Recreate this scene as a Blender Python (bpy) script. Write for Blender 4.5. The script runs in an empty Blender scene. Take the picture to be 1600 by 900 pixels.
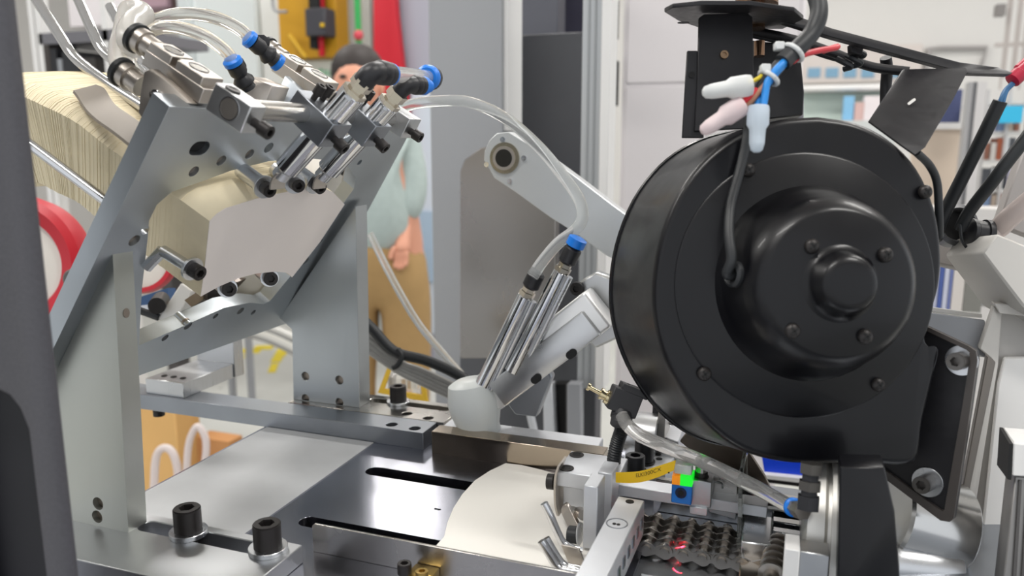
import bpy, bmesh, math, random
from mathutils import Vector as V, Matrix, geometry
random.seed(7)
scene = bpy.context.scene
COL = scene.collection
# ------------------------------------------------------------------ camera
FPX, YAW, PITCH, CAMH = 1223.0, math.radians(19.83), math.radians(10.53), 0.28
cam_d = bpy.data.cameras.new('camera'); cam = bpy.data.objects.new('camera', cam_d); COL.objects.link(cam)
cam.location = (0, 0, CAMH); cam.rotation_euler = (math.pi/2-PITCH, 0, YAW)
cam_d.sensor_width = 36; cam_d.lens = 36*FPX/1600; cam_d.clip_start = 0.01; cam_d.clip_end = 60
cam_d.dof.use_dof = True; cam_d.dof.focus_distance = 0.60; cam_d.dof.aperture_fstop = 6.5
scene.camera = cam
# ------------------------------------------------------------------ world and light
w = bpy.data.worlds.new('hall_light'); scene.world = w; w.use_nodes = True
w.node_tree.nodes['Background'].inputs[0].default_value = (0.93, 0.96, 1.0, 1)
w.node_tree.nodes['Background'].inputs[1].default_value = 1.0
vs = scene.view_settings
vs.view_transform = 'Standard'; vs.look = 'None'; vs.gamma = 1; vs.use_curve_mapping = False; vs.exposure = 0.0
def area(name, loc, rot, sx, sy, power, col=(1, .98, .95)):
    l = bpy.data.lights.new(name, 'AREA'); l.shape = 'RECTANGLE'; l.size = sx; l.size_y = sy; l.energy = power; l.color = col
    o = bpy.data.objects.new(name, l); COL.objects.link(o); o.location = loc; o.rotation_euler = rot
    return o
LAMPS = [(-3.0, 2.6), (-0.7, 2.6), (1.6, 2.6), (-3.0, .3), (-0.7, -.5), (1.6, .3), (-3.0, 5.0), (-0.7, 5.0), (1.6, 5.0)]  # last three are an extra row added to lighten the far wall
CEIL = 2.6
for i, (lx, ly) in enumerate(LAMPS):
    area('ceiling_tube_light', (lx, ly, CEIL-.09), (0, 0, 0), 1.2, .26, 34 if ly < 4 else 18)
# ------------------------------------------------------------------ unprojection helpers (1600x900 frame)
FW = V((-math.sin(YAW)*math.cos(PITCH), math.cos(YAW)*math.cos(PITCH), -math.sin(PITCH)))
RT = FW.cross(V((0, 0, 1))).normalized(); UP = RT.cross(FW)
CO = V((0, 0, CAMH))
def ray(x, y): return FW + RT*((x-800)/FPX) - UP*((y-450)/FPX)
def Pz(x, y, z=0.0): d = ray(x, y); return CO + d*((z-CAMH)/d.z)
def Py(x, y, Y): d = ray(x, y); return CO + d*(Y/d.y)
def Px(x, y, X): d = ray(x, y); return CO + d*(X/d.x)
def Pd(x, y, dep): return CO + ray(x, y)*dep
def Pp(x, y, p, n): d = ray(x, y); return CO + d*((p-CO).dot(n)/d.dot(n))
X, Y, Z = V((1, 0, 0)), V((0, 1, 0)), V((0, 0, 1))
def rad(a): return math.radians(a)
# ------------------------------------------------------------------ materials
def lin(h):
    h = h.lstrip('#'); c = [int(h[i:i+2], 16)/255 for i in (0, 2, 4)]
    return tuple(((v/12.92) if v <= .04045 else ((v+.055)/1.055)**2.4) for v in c)+(1,)
MATS = {}
def mat(name, col, rough=.5, metal=0.0, noise=0.0, nscale=40, rvar=0.0, bump=0.0, stretch=(1, 1, 1), emit=None, estr=1, trans=0.0, ior=1.45, alpha=1.0, coat=0, spec=.5, sheen=0):
    if name in MATS: return MATS[name]
    m = bpy.data.materials.new(name); m.use_nodes = True; nt = m.node_tree; b = nt.nodes['Principled BSDF']
    c = lin(col) if isinstance(col, str) else col
    b.inputs['Base Color'].default_value = c; b.inputs['Roughness'].default_value = rough; b.inputs['Metallic'].default_value = metal
    b.inputs['Transmission Weight'].default_value = trans; b.inputs['IOR'].default_value = ior; b.inputs['Alpha'].default_value = alpha
    b.inputs['Coat Weight'].default_value = coat; b.inputs['Specular IOR Level'].default_value = spec
    if emit: b.inputs['Emission Color'].default_value = lin(emit); b.inputs['Emission Strength'].default_value = estr
    if noise or rvar or bump:
        tc = nt.nodes.new('ShaderNodeTexCoord'); mp = nt.nodes.new('ShaderNodeMapping'); mp.inputs['Scale'].default_value = stretch
        nz = nt.nodes.new('ShaderNodeTexNoise'); nz.inputs['Scale'].default_value = nscale; nz.inputs['Detail'].default_value = 4
        nt.links.new(tc.outputs['Object'], mp.inputs['Vector']); nt.links.new(mp.outputs['Vector'], nz.inputs['Vector'])
        if noise:
            mr = nt.nodes.new('ShaderNodeMapRange'); mr.inputs['From Min'].default_value = .3; mr.inputs['From Max'].default_value = .7
            mr.inputs['To Min'].default_value = 1-noise; mr.inputs['To Max'].default_value = 1+noise*.6
            mx = nt.nodes.new('ShaderNodeVectorMath'); mx.operation = 'SCALE'; mx.inputs[0].default_value = c[:3]
            nt.links.new(nz.outputs['Fac'], mr.inputs['Value']); nt.links.new(mr.outputs['Result'], mx.inputs['Scale']); nt.links.new(mx.outputs['Vector'], b.inputs['Base Color'])
        if rvar:
            mr = nt.nodes.new('ShaderNodeMapRange'); mr.inputs['From Min'].default_value = .3; mr.inputs['From Max'].default_value = .7
            mr.inputs['To Min'].default_value = max(.02, rough-rvar); mr.inputs['To Max'].default_value = rough+rvar
            nt.links.new(nz.outputs['Fac'], mr.inputs['Value']); nt.links.new(mr.outputs['Result'], b.inputs['Roughness'])
        if bump:
            bp = nt.nodes.new('ShaderNodeBump'); bp.inputs['Strength'].default_value = bump; bp.inputs['Distance'].default_value = .001
            nt.links.new(nz.outputs['Fac'], bp.inputs['Height']); nt.links.new(bp.outputs['Normal'], b.inputs['Normal'])
    MATS[name] = m
    return m
ALU = mat('brushed_aluminium', '#c9cacb', .34, 1, .06, 25, .08, stretch=(1, 8, 1))
ALUW = mat('bead_blasted_aluminium', '#d6d8dc', .5, .75, .04, 60, .06)
ZINC = mat('ground_steel_plate', '#b6bcc1', .42, 1, .1, 14, .08)
STEELD = mat('dark_ground_steel', '#989ca2', .36, 1, .1, 16, .08)
STEEL = mat('bright_steel', '#b4b1ac', .26, 1, .08, 20, .08)
WARM = mat('nickel_plated_steel', '#bdb6ae', .38, 1, .06, 30, .06)
CHROME = mat('chrome', '#d2d3d5', .09, 1)
SATIN = mat('satin_chrome', '#cfd1d4', .28, 1, .05, 30, .05)
TABLE = mat('polished_table_steel', '#b6b7c1', .2, 1, .05, 9, .05)
OXIDE = mat('black_oxide', '#2f2c2b', .42, .35, .1, 80)
SOCK = mat('socket_dark', '#0c0c0c', .6)
HOLE = mat('thread_brown_steel', '#94897e', .4, .8, .1, 90)
BLK = mat('black_plastic', '#232326', .42)
BLKP = mat('black_powder_coat', '#1c1b1e', .42, 0, .06, 200, .05)
BLKG = mat('black_gloss_paint', '#08080c', .33, 0, 0, 30, .05, coat=.08, spec=.38)
BLKR = mat('black_rubber_cable', '#26282a', .45)
BLUE = mat('blue_push_ring', '#1276d8', .38)
BLUES = mat('blue_sensor_housing', '#1a6cbc', .4)
PAPER = mat('white_coated_paper', '#ece3dc', .75)
PAPERW = mat('bright_paper_blank', '#ece9e2', .75)
EDGE = mat('cream_paper_edges', '#ecdfc0', .85, 0, .05, 60)
SHEET = mat('light_grey_sheet', '#c8cacc', .55, .3, .06, 20)
CLEAR = mat('clear_tubing', '#f2f0ec', .1, 0, trans=.8, ior=1.2)
MILK = mat('milky_plastic', '#e9ebea', .35, 0, trans=.35, ior=1.3)
MILKP = mat('milky_pink_plastic', '#eedcdd', .35, 0, trans=.3, ior=1.3)
MILKB = mat('milky_blue_plastic', '#d9e4ee', .35, 0, trans=.3, ior=1.3)
BRASS = mat('brass', '#b99c5c', .3, 1)
RED = mat('red_plastic', '#b81c2c', .4)
REDW = mat('red_wire', '#c8202e', .4)
BLUEW = mat('blue_wire', '#2684d2', .4)
YELW = mat('yellow_wire', '#c9b21c', .45)
TANW = mat('tan_wire', '#a4765c', .5)
WHITE = mat('white_paint', '#dcdbd9', .5, 0, .03, 8)
GREYP = mat('grey_paint', '#8f9195', .5, 0, .03, 8)
YELLOW = mat('yellow_tag', '#d8b012', .45)
DARKG = mat('dark_grey_texture_paint', '#4a494e', .55, 0, .1, 500, bump=.25)
# ------------------------------------------------------------------ mesh builder
def catmull(pts, k=6):
    P = [V(p) for p in pts]
    if len(P) < 3: return P
    out = []
    for i in range(len(P)-1):
        a = P[i-1] if i else P[0]*2-P[1]; b, c = P[i], P[i+1]; d = P[i+2] if i+2 < len(P) else P[-1]*2-P[-2]
        for j in range(k):
            t = j/k
            out.append(.5*((2*b)+(c-a)*t+(2*a-5*b+4*c-d)*t*t+(3*b-3*c+d-a)*t**3))
    out.append(P[-1]); return out
def frame(ax):
    ax = ax.normalized(); t = Z if abs(ax.z) < .9 else X
    e1 = ax.cross(t).normalized(); return e1, ax.cross(e1).normalized()
class MB:
    def __init__(s): s.v = []; s.f = []
    def prism(s, outer, vec, holes=()):
        outer = [V(p) for p in outer]; loops = [outer]+[[V(p) for p in h] for h in holes]; vec = V(vec)
        flat = [p for l in loops for p in l]; b = len(s.v); n = len(flat)
        if len(loops) == 1 and n <= 4: tris = [tuple(range(n))]
        else: tris = geometry.tessellate_polygon(loops)
        s.v += flat; s.v += [p+vec for p in flat]
        for t in tris:
            s.f.append(tuple(b+i for i in t)); s.f.append(tuple(b+n+i for i in reversed(t)))
        k = b
        for l in loops:
            m = len(l)
            for i in range(m):
                j = (i+1) % m; s.f.append((k+i, k+j, k+j+n, k+i+n))
            k += m
        return s
    def box(s, c, ax, ay, az):
        c, ax, ay, az = V(c), V(ax), V(ay), V(az)
        return s.prism([c-ax-ay-az, c+ax-ay-az, c+ax+ay-az, c-ax+ay-az], az*2)
    def bx(s, lo, hi):
        x0, y0, z0 = lo; x1, y1, z1 = hi
        return s.prism([V((x0, y0, z0)), V((x1, y0, z0)), V((x1, y1, z0)), V((x0, y1, z0))], V((0, 0, z1-z0)))
    def lathe(s, p, ax, prof, n=24, e=None, cap0=True, cap1=True):
        p = V(p); ax = V(ax).normalized(); e1, e2 = e or frame(ax); b = len(s.v); rings = []
        for h, r in prof:
            if r < 1e-6: rings.append([len(s.v)]); s.v.append(p+ax*h)
            else:
                rings.append(list(range(len(s.v), len(s.v)+n)))
                s.v += [p+ax*h+e1*(r*math.cos(2*math.pi*i/n))+e2*(r*math.sin(2*math.pi*i/n)) for i in range(n)]
        for A, B in zip(rings, rings[1:]):
            for i in range(n):
                j = (i+1) % n
                if len(A) == 1 and len(B) == 1: break
                if len(A) == 1: s.f.append((A[0], B[j], B[i]))
                elif len(B) == 1: s.f.append((A[i], A[j], B[0]))
                else: s.f.append((A[i], A[j], B[j], B[i]))
        if cap0 and len(rings[0]) > 1: s.f.append(tuple(reversed(rings[0])))
        if cap1 and len(rings[-1]) > 1: s.f.append(tuple(rings[-1]))
        return s
    def cyl(s, a, b, r, r1=None, n=24, ch=0):
        a, b = V(a), V(b); L = (b-a).length; r1 = r if r1 is None else r1
        pr = [(0, r), (L, r1)] if not ch else [(0, r-ch), (ch, r), (L-ch, r1), (L, r1-ch)]
        return s.lathe(a, b-a, pr, n)
    def tube(s, pts, r, n=12, k=6, smooth=True, r2=None):
        P = catmull(pts, k) if smooth else [V(p) for p in pts]
        b = len(s.v); m = len(P); e1 = None
        for i, p in enumerate(P):
            t = (P[min(i+1, m-1)]-P[max(i-1, 0)]).normalized()
            if e1 is None: e1, e2 = frame(t)
            else:
                e1 = (e1-t*e1.dot(t)).normalized(); e2 = t.cross(e1)
            rr = r if r2 is None else r+(r2-r)*i/(m-1)
            s.v += [p+e1*(rr*math.cos(2*math.pi*j/n))+e2*(rr*math.sin(2*math.pi*j/n)) for j in range(n)]
        for i in range(m-1):
            for j in range(n):
                j2 = (j+1) % n; s.f.append((b+i*n+j, b+i*n+j2, b+(i+1)*n+j2, b+(i+1)*n+j))
        s.f.append(tuple(b+j for j in reversed(range(n)))); s.f.append(tuple(b+(m-1)*n+j for j in range(n)))
        return s
    def loft(s, rings, cap=True):
        b = len(s.v); n = len(rings[0])
        for r in rings: s.v += [V(p) for p in r]
        for i in range(len(rings)-1):
            for j in range(n):
                j2 = (j+1) % n; s.f.append((b+i*n+j, b+i*n+j2, b+(i+1)*n+j2, b+(i+1)*n+j))
        if cap:
            s.f.append(tuple(b+j for j in reversed(range(n)))); s.f.append(tuple(b+(len(rings)-1)*n+j for j in range(n)))
        return s
    def ribbon(s, L, R, th):      # strip between two rails, solid thickness vector th
        th = V(th); return s.loft([[V(a), V(b), V(b)+th, V(a)+th] for a, b in zip(L, R)])
    def ball(s, c, r, sz=(1, 1, 1), n=20):
        c = V(c); pr = [(-r*math.cos(math.pi*i/12), r*math.sin(math.pi*i/12)) for i in range(13)]; pr[0] = (-r, 0); pr[-1] = (r, 0)
        b = len(s.v); s.lathe((0, 0, 0), Z, pr, n, (X, Y))
        for i in range(b, len(s.v)): s.v[i] = c+V((s.v[i].x*sz[0], s.v[i].y*sz[1], s.v[i].z*sz[2]))
        return s
    def build(s, name, m, parent=None, bevel=0, ang=38, seg=1, label=None, kind=None):
        me = bpy.data.meshes.new(name); me.from_pydata([tuple(v) for v in s.v], [], s.f); me.validate()
        bm = bmesh.new(); bm.from_mesh(me); bmesh.ops.remove_doubles(bm, verts=bm.verts, dist=1e-6); bmesh.ops.recalc_face_normals(bm, faces=bm.faces)
        if bevel:
            ed = [e for e in bm.edges if len(e.link_faces) == 2 and e.calc_face_angle(0) > rad(40)]
            try: bmesh.ops.bevel(bm, geom=ed, offset=bevel, segments=seg, profile=.5, affect='EDGES', clamp_overlap=True)
            except Exception: pass
        bm.to_mesh(me); bm.free()
        me.polygons.foreach_set('use_smooth', [True]*len(me.polygons)); me.set_sharp_from_angle(angle=rad(ang)); me.update()
        o = bpy.data.objects.new(name, me); me.materials.append(m); COL.objects.link(o)
        if parent is not None:
            o.parent = parent; o.matrix_parent_inverse = Matrix.Translation(-parent.location)
        if label: o['label'] = label
        if kind: o['kind'] = kind
        return o
def tag(o, label, cat, group=None):
    o['label'] = label; o['category'] = cat
    if group: o['group'] = group
    return o
def thing(name, label, cat, loc, group=None):
    o = bpy.data.objects.new(name, None); COL.objects.link(o); o.location = loc; o.empty_display_size = .01
    return tag(o, label, cat, group)
def struct(o): o['kind'] = 'structure'; return o
def circ(c, e1, e2, r, n=20, r2=None):
    r2 = r2 or r
    return [V(c)+e1*(r*math.cos(2*math.pi*i/n))+e2*(r2*math.sin(2*math.pi*i/n)) for i in range(n)]
def stad(c, e1, e2, L, r, n=10):   # slot, half length L between arc centres
    c = V(c); out = []
    for i in range(n+1): a = -math.pi/2+math.pi*i/n; out.append(c+e1*(L+r*math.cos(a))+e2*(r*math.sin(a)))
    for i in range(n+1): a = math.pi/2+math.pi*i/n; out.append(c+e1*(-L+r*math.cos(a))+e2*(r*math.sin(a)))
    return out
def cap_screw(p, ax, r, h, parent, m=None, name='cap_screw', shank=0):
    """socket head cap screw: seat at p, head grows along ax"""
    ax = V(ax).normalized(); e1, e2 = frame(ax); p = V(p); mb = MB()
    mb.lathe(p, ax, [(0, r), (h*.5, r)], 24, (e1, e2))
    mb.prism(circ(p+ax*h*.5, e1, e2, r, 24), ax*h*.45, [circ(p+ax*h*.5, e1, e2, r*.55, 6)])
    mb.prism(circ(p+ax*h*.95, e1, e2, r*.93, 24), ax*h*.05, [circ(p+ax*h*.95, e1, e2, r*.58, 6)])
    if shank: mb.cyl(p-ax*shank, p, r*.6)
    o = mb.build(name, m or OXIDE, parent)
    return o
def washer(p, ax, r, ri, h, parent, m=None, name='washer'):
    e1, e2 = frame(V(ax)); p = V(p)
    return MB().prism(circ(p, e1, e2, r, 28), V(ax).normalized()*h, [circ(p, e1, e2, ri, 20)]).build(name, m or SATIN, parent, bevel=.0003)
def cross_screw(p, ax, r, h, parent, m=None, name='cross_head_screw'):
    ax = V(ax).normalized(); e1, e2 = frame(ax); p = V(p)
    o = MB().lathe(p, ax, [(0, r), (h*.35, r), (h*.7, r*.82), (h*.95, r*.45), (h, 0)], 20, (e1, e2)).build(name, m or OXIDE, parent)
    c = e1*.8+e2*.6; d = ax.cross(c); k = MB()
    for a, b in ((c, d), (d, c)): k.box(p+ax*h*.86, a.normalized()*r*.55, b.normalized()*r*.14, ax*h*.18)
    k.build('cross_recess', SOCK, o)
    return o
# ================================================================== the room
FLOOR = -.95
FLM = mat('epoxy_floor', '#b9bab6', .35, 0, .05, 3, .08)
WALLM = mat('white_panel_wall', '#dedcd9', .6, 0, .02, 2)
CEILM = mat('ceiling_panel', '#e6e2df', .7, 0, .02, 2)
fl = struct(MB().bx((-7, -2.5, FLOOR-.05), (6, 7.2, FLOOR)).build('floor', FLM))
fl['label'] = 'pale grey epoxy factory floor'
wb = struct(MB().bx((-7, 7.0, FLOOR), (6, 7.2, CEIL+.1)).build('wall_back', WALLM)); wb['label'] = 'far white wall of the factory hall'
wl = struct(MB().bx((-7.2, -2.5, FLOOR), (-7, 7.2, CEIL+.1)).build('wall_left', WALLM)); wl['label'] = 'white side wall of the factory hall'
ce = struct(MB().bx((-7, -2.5, CEIL), (6, 7.2, CEIL+.1)).build('ceiling', CEILM)); ce['label'] = 'white factory ceiling'
# ================================================================== feeder: tilted magazine plate
T36 = rad(36); PN = V((math.cos(T36), 0, -math.sin(T36))); PU = V((math.sin(T36), 0, math.cos(T36))); P0 = V((-.412, .37, .21))
T30 = rad(30.5); DN = V((math.cos(T30), 0, -math.sin(T30))); DU = V((math.sin(T30), 0, math.cos(T30)))
def Q(x, y, s=0.0): return Pp(x, y, P0+PN*s, PN)
def plu(yy, u): return V((P0.x, yy, P0.z))+PU*u
def QS(x, y, s): return Pp(x, y, P0+DN*s, DN)
fr = thing('magazine_plate', 'tilted grey steel magazine plate with a big rounded window for the paper stack', 'machine plate', plu(.53, -.146))
opening = [Q(*q) for q in ((217, 540), (222, 450), (231, 372), (233, 345), (245, 320), (268, 300), (320, 282), (360, 267), (420, 252), (480, 247), (525, 252), (545, 262), (556, 278), (553, 295), (500, 367), (455, 430), (422, 470), (412, 475), (390, 473), (350, 481), (300, 504), (258, 522))]
ph = []
for q, r in (((303, 268), .0042), ((346, 251), .0042), ((390, 241), .0042), ((420, 231), .0045), ((210, 376), .0045), ((550, 241), .0042), ((562, 254), .003),
             ((258, 528), .0034), ((294, 509), .0042), ((337, 494), .003), ((376, 486), .0042), ((396, 488), .003), ((500, 378), .004), ((478, 408), .004)):
    ph.append(circ(Q(*q), Y, PU, r, 14))
ph.append(stad(Q(312, 232), Y, PU, .003, .0055))
outer = [plu(.372, -.146), plu(.705, -.146), plu(.705, .0), plu(.690, .112), plu(.372, .112)]
MB().prism(stad(Q(312, 232)-PN*.004, Y, PU, .003, .0056), -PN*.002).build('dark_knob_end', SOCK, fr)
MB().prism(outer, -PN*.014, [opening]+ph).build('plate', ZINC, fr, bevel=.0005)
for q in ((303, 268), (346, 251), (390, 241), (210, 376), (550, 241), (258, 528), (294, 509), (337, 494), (376, 486), (396, 488)):
    c = Q(*q); MB().prism(circ(c-PN*.0030, Y, PU, .0046, 14), -PN*.002).build('thread_bottom', HOLE, fr)
# inner liner seen at the far end of the window
MB().prism([Q(556, 262, -.013), Q(572, 268, -.013), Q(575, 300, -.013), Q(540, 330, -.013), Q(548, 290, -.013)], -PN*.012).build('window_liner', WARM, fr, bevel=.0005)
# ------------------------------------------------------------------ the two uprights
lb = thing('support_bracket', 'nearest L-shaped steel support bracket with slotted foot and two bolts', 'bracket', (-.43, .38, 0))
yL = .384
wide = [Py(*q, yL) for q in ((176, 396), (92, 570), (60, 640))]
zf = .013
right_b = Py(200, 826, yL)
wide = [Py(176, 397, yL), Py(90, 575, yL), V((-.492, yL, .06)), V((-.492, yL, zf)), V((right_b.x, yL, zf))]
holesL = [circ(Py(153, 787, yL), X, Z, .0048, 16), circ(V((Py(155, 838, yL).x, yL, zf+.0072)), X, Z, .0048, 16)]
MB().prism(wide, V((0, .0165, 0)), holesL).build('upright', mat('upright_steel', '#bfc1bb', .42, 1, .1, 10, .1), lb, bevel=.0006)
for q in (Py(153, 787, yL), V((Py(155, 838, yL).x, yL, zf+.0072))): MB().prism(circ(q+Y*.004, X, Z, .005, 16), Y*.002).build('thread_bottom', HOLE, lb)
cs = Px(196, 489, Py(180, 489, yL).x)
MB().prism(circ(cs+X*.0006, Y, Z, .0027, 14, .0033), X*.0004).build('pin_hole', HOLE, lb)
fx1 = Pz(452, 868, zf).x
slotL = stad(V(((Pz(232, 818, zf).x+Pz(425, 862, zf).x)/2, .3965, zf-.02)), X, Y, (Pz(425, 862, zf).x-Pz(232, 818, zf).x)/2-.003, .0070)
MB().prism([V((-.492, .345, .0)), V((fx1, .345, .0)), V((fx1, .411, .0)), V((-.492, .411, .0))], Z*zf, [[V((p.x, p.y, .0)) for p in slotL]]).build('foot', mat('foot_steel', '#c4c6c8', .38, 1, .1, 12, .1), lb, bevel=.0006)
for q in ((293, 836), (412, 866)):
    c = Pz(*q, zf); c.y = .3965
    washer(c, Z, .0128, .0066, .0035, lb)
    s_ = cap_screw(c+Z*.0035, Z, .0092, .0165, lb)
    MB().cyl(c-Z*.012, c+Z*.0035, .0055).build('bolt_shank', OXIDE, s_)
rb = thing('support_bracket', 'far L-shaped steel support bracket with four holes, below the magazine plate', 'bracket', (-.44, .67, 0))
yR = .658; zr = .0165
wideR = [Py(*q, yR) for q in ((573, 326), (558, 322), (430, 505), (456, 520), (456, 545))] + [V((Py(458, 600, yR).x, yR, zr)), V((Py(562, 600, yR).x, yR, zr))]
wideR = [Py(556, 322, yR), Py(437, 497, yR), Py(456, 515, yR), Py(457, 545, yR), V((Py(459, 636, yR).x, yR, zr)), V((Py(562, 640, yR).x, yR, zr))]
hR = [circ(Py(*q, yR), X, Z, .0046, 16) for q in ((477, 588), (530, 594), (477, 623), (530, 629))]
MB().prism(wideR, Y*.021, hR).build('upright', mat('upright_steel_grey', '#adb1b3', .4, 1, .1, 10, .1), rb, bevel=.0006)
for q in ((477, 588), (530, 594), (477, 623), (530, 629)): MB().prism(circ(Py(*q, yR)+Y*.004, X, Z, .0048, 16), Y*.002).build('thread_bottom', HOLE, rb)
xr0, xr1 = Py(459, 636, yR).x, Pz(700, 655, zr).x
cS = (Pz(583, 622, zr)+Pz(700, 642, zr))/2; LS = abs(Pz(700, 642, zr).x-Pz(583, 622, zr).x)/2-.005
slotR = stad(V((cS.x, cS.y, 0)), X, Y, LS, .0062)
hf = [circ(V((*Pz(*q, zr).xy, 0)), X, Y, .0052, 16) for q in ((636, 646), (669, 653))]
MB().prism([V((xr0, .6485, 0)), V((xr1, .6485, 0)), V((xr1, .70, 0)), V((xr0, .70, 0))], Z*zr, [slotR]+hf).build('foot', STEEL, rb, bevel=.0006)
for q in ((636, 646), (669, 653)): cap_screw(V((*Pz(*q, zr).xy, .0045)), Z, .0045, .008, rb)
c = Pz(631, 624, zr); c.y = cS.y
washer(c, Z, .0118, .0062, .0028, rb); cap_screw(c+Z*.0028, Z, .0086, .0155, rb, shank=.0)
# ------------------------------------------------------------------ cross bar and block on it
xb1 = Pz(672, 668, zr).x
cb = thing('cross_bar', 'long flat steel cross bar with recessed screws running under the far bracket', 'machine bar', (-.5, .633, 0))
hb = [circ(V((*Pz(*q, zr).xy, 0)), X, Y, .0056, 16) for q in ((612, 663), (648, 669))]
MB().prism([V((-.70, .617, 0)), V((xb1, .617, 0)), V((xb1, .647, 0)), V((-.70, .647, 0))], Z*zr, hb).build('bar', STEELD, cb, bevel=.0006)
for q in ((612, 663), (648, 669)): cap_screw(V((*Pz(*q, zr).xy, .0045)), Z, .005, .008, cb)
cap_screw(Py(248, 641, .63), -Z, .006, .006, cb, name='hanging_screw')
ab = thing('angle_block', 'pale aluminium L-shaped block screwed onto the left end of the cross bar', 'machine block', (-.60, .65, zr))
a0 = Pz(222, 617, zr); a1 = Pz(284, 624, zr)
MB().prism([V((a0.x, .622, zr)), V((a1.x, .622, zr)), V((a1.x, .70, zr)), V((a0.x, .70, zr))], Z*.0165).build('base', ALU, ab, bevel=.0005)
MB().prism([V((a0.x, .70, zr)), V((a1.x+.002, .70, zr)), V((a1.x+.002, .716, zr)), V((a0.x, .716, zr))], Z*.062).build('upright', ALU, ab, bevel=.0005)
for t in (.25, .5, .75): cap_screw(V((a0.x+(a1.x-a0.x)*t, .636, zr+.0166)), Z, .0032, .0006, ab, name='set_screw')
# ================================================================== paper stack
SF = .030
face = [QS(*q, SF) for q in ((313, 463), (319, 420), (327, 345), (338, 334), (352, 325), (372, 319), (400, 310), (440, 301), (478, 294), (502, 292), (520, 300), (538, 319), (500, 377), (456, 433), (448, 426), (430, 424), (400, 427), (370, 435), (340, 448))]
st = thing('paper_stack', 'thick magazine stack of cream fan-shaped paper cup blanks sloping down to the window', 'paper stack', face[0])
cen = sum(face, V())/len(face)
mb = MB(); nS = 420; LEN = .42
org = cen.copy(); ang_ = 0.0; dl = LEN/nS
for i in range(nS):
    a = dl*i
    ang_ = T30*min(1, max(0, (a-.125)/.10))*1.12          # the rear of the stack flattens out
    R_ = Matrix.Rotation(-ang_, 3, 'Y'); dn = R_ @ DN; du = R_ @ DU
    off = Y*random.uniform(-.00014, .00014)+du*random.uniform(-.00014, .00014)
    if i < 20: off = V()
    elif i > 90: off += Y*random.uniform(-.0003, .0003)+Y*.0010*math.sin(i/9.0)+du*.0006*math.sin(i/14.0)
    ring = [org+R_ @ (p-cen)+off for p in face]
    mb.loft([ring, [p-dn*dl for p in ring]])
    org = org-dn*dl
mb.build('sheet_bundle', EDGE, st, kind='stuff')
MB().prism([p+DN*.0004 for p in face], -DN*.0003).build('front_sheet', PAPER, st)
# ------------------------------------------------------------------ rods and presser around the stack
def rodthing(name, label, pts, r, m, cat='guide rod', **kw):
    o = MB().tube(pts, r, 14, **kw).build(name, m); return tag(o, label, cat)
p_ = lambda x, y, d: Pd(x, y, d)
e1 = QS(240, 182, -.02); 
rodthing('guide_rod', 'bent chrome guide rod, leftmost of three reaching over the paper stack', [p_(262, 196, .555), p_(235, 174, .57), p_(180, 138, .60), p_(138, 108, .63), p_(112, 84, .65), p_(95, 58, .66), p_(57, 0, .68), p_(25, -50, .70)], .0044, CHROME)
rodthing('guide_rod', 'bent chrome guide rod, middle of three above the paper stack', [p_(258, 150, .64), p_(215, 118, .67), p_(175, 92, .70), p_(157, 74, .715), p_(145, 50, .725), p_(123, 0, .745), p_(100, -50, .76)], .0048, CHROME)
rodthing('guide_rod', 'short chrome guide rod, rightmost of three beside the clear hose', [p_(262, 140, .70), p_(230, 108, .71), p_(205, 75, .72), p_(195, 55, .725), p_(172, 10, .74)], .0046, CHROME)
s0 = Pp(176, 322, V((0, .402, 0)), Y)
rodthing('side_rod', 'straight chrome rod running along the near side of the paper stack', [s0+DN*.03, s0-DN*.30], .0036, CHROME, smooth=False)
pr = thing('presser_plate', 'flat bent grey steel strip pressing on top of the paper stack', 'presser', QS(150, 150, 0))
pk = [(215, 212), (168, 168), (135, 150)]
Lr = [p_(207, 228, .475), p_(178, 205, .50), p_(150, 185, .525), p_(133, 168, .54), p_(122, 150, .55), p_(115, 141, .553)]
Rr = [p_(238, 205, .495), p_(208, 183, .52), p_(182, 165, .545), p_(172, 152, .56), p_(163, 138, .57), p_(150, 132, .572)]
MB().ribbon(catmull(Lr, 4), catmull(Rr, 4), -DU*.002).build('strip', mat('dull_presser_steel', '#8a8279', .5, .6), pr)
# ================================================================== window pins holding the front sheets
PIN = thing('retaining_finger', 'polished finger with collar and black screw, leftmost above the front sheet', 'retaining pin', QS(375, 265, 0))
def finger(t, a, b, d, r, rc=.0082, cap=.0048, m=SATIN):
    A = QS(*a, d); ax = DN; B = Pp(*b, P0+DN*(d+.03), DN)
    B = A+DN*(B-A).dot(DN) if False else B
    v = (B-A); L = v.length; v.normalize()
    MB().cyl(A, B, r, ch=.0006).build('finger', m, t)
    washer(B-v*.001, v, rc, .003, .0022, t)
    cap_screw(B+v*.0012, v, cap, .0075, t)
finger(PIN, (378, 266), (413, 292), .005, .0060)
t = thing('retaining_finger', 'polished finger with black screw, middle of three above the front sheet', 'retaining pin', QS(440, 270, 0)); finger(t, (432, 266), (460, 286), .008, .006, .0078, .0049, SATIN)
t = thing('retaining_finger', 'polished finger with collar and black screw, rightmost of three above the front sheet', 'retaining pin', QS(470, 265, 0)); finger(t, (455, 259), (492, 287), .004, .0056, .0082, .0049)
t = thing('retaining_finger', 'chrome hook finger with a black screw at the near edge of the front sheet', 'retaining pin', QS(250, 390, 0))
finger(t, (254, 392), (300, 420), .004, .0042, .0082, .0052)
MB().tube([QS(228, 418, .0), QS(254, 391, .004)], .0042, 8, smooth=False).build('hook_arm', SATIN, t)
t = thing('retaining_finger', 'short finger with black screw under the middle of the front sheet', 'retaining pin', QS(345, 440, 0)); finger(t, (338, 438), (355, 450), -.005, .0062, .0075, .0056, WARM)
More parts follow.
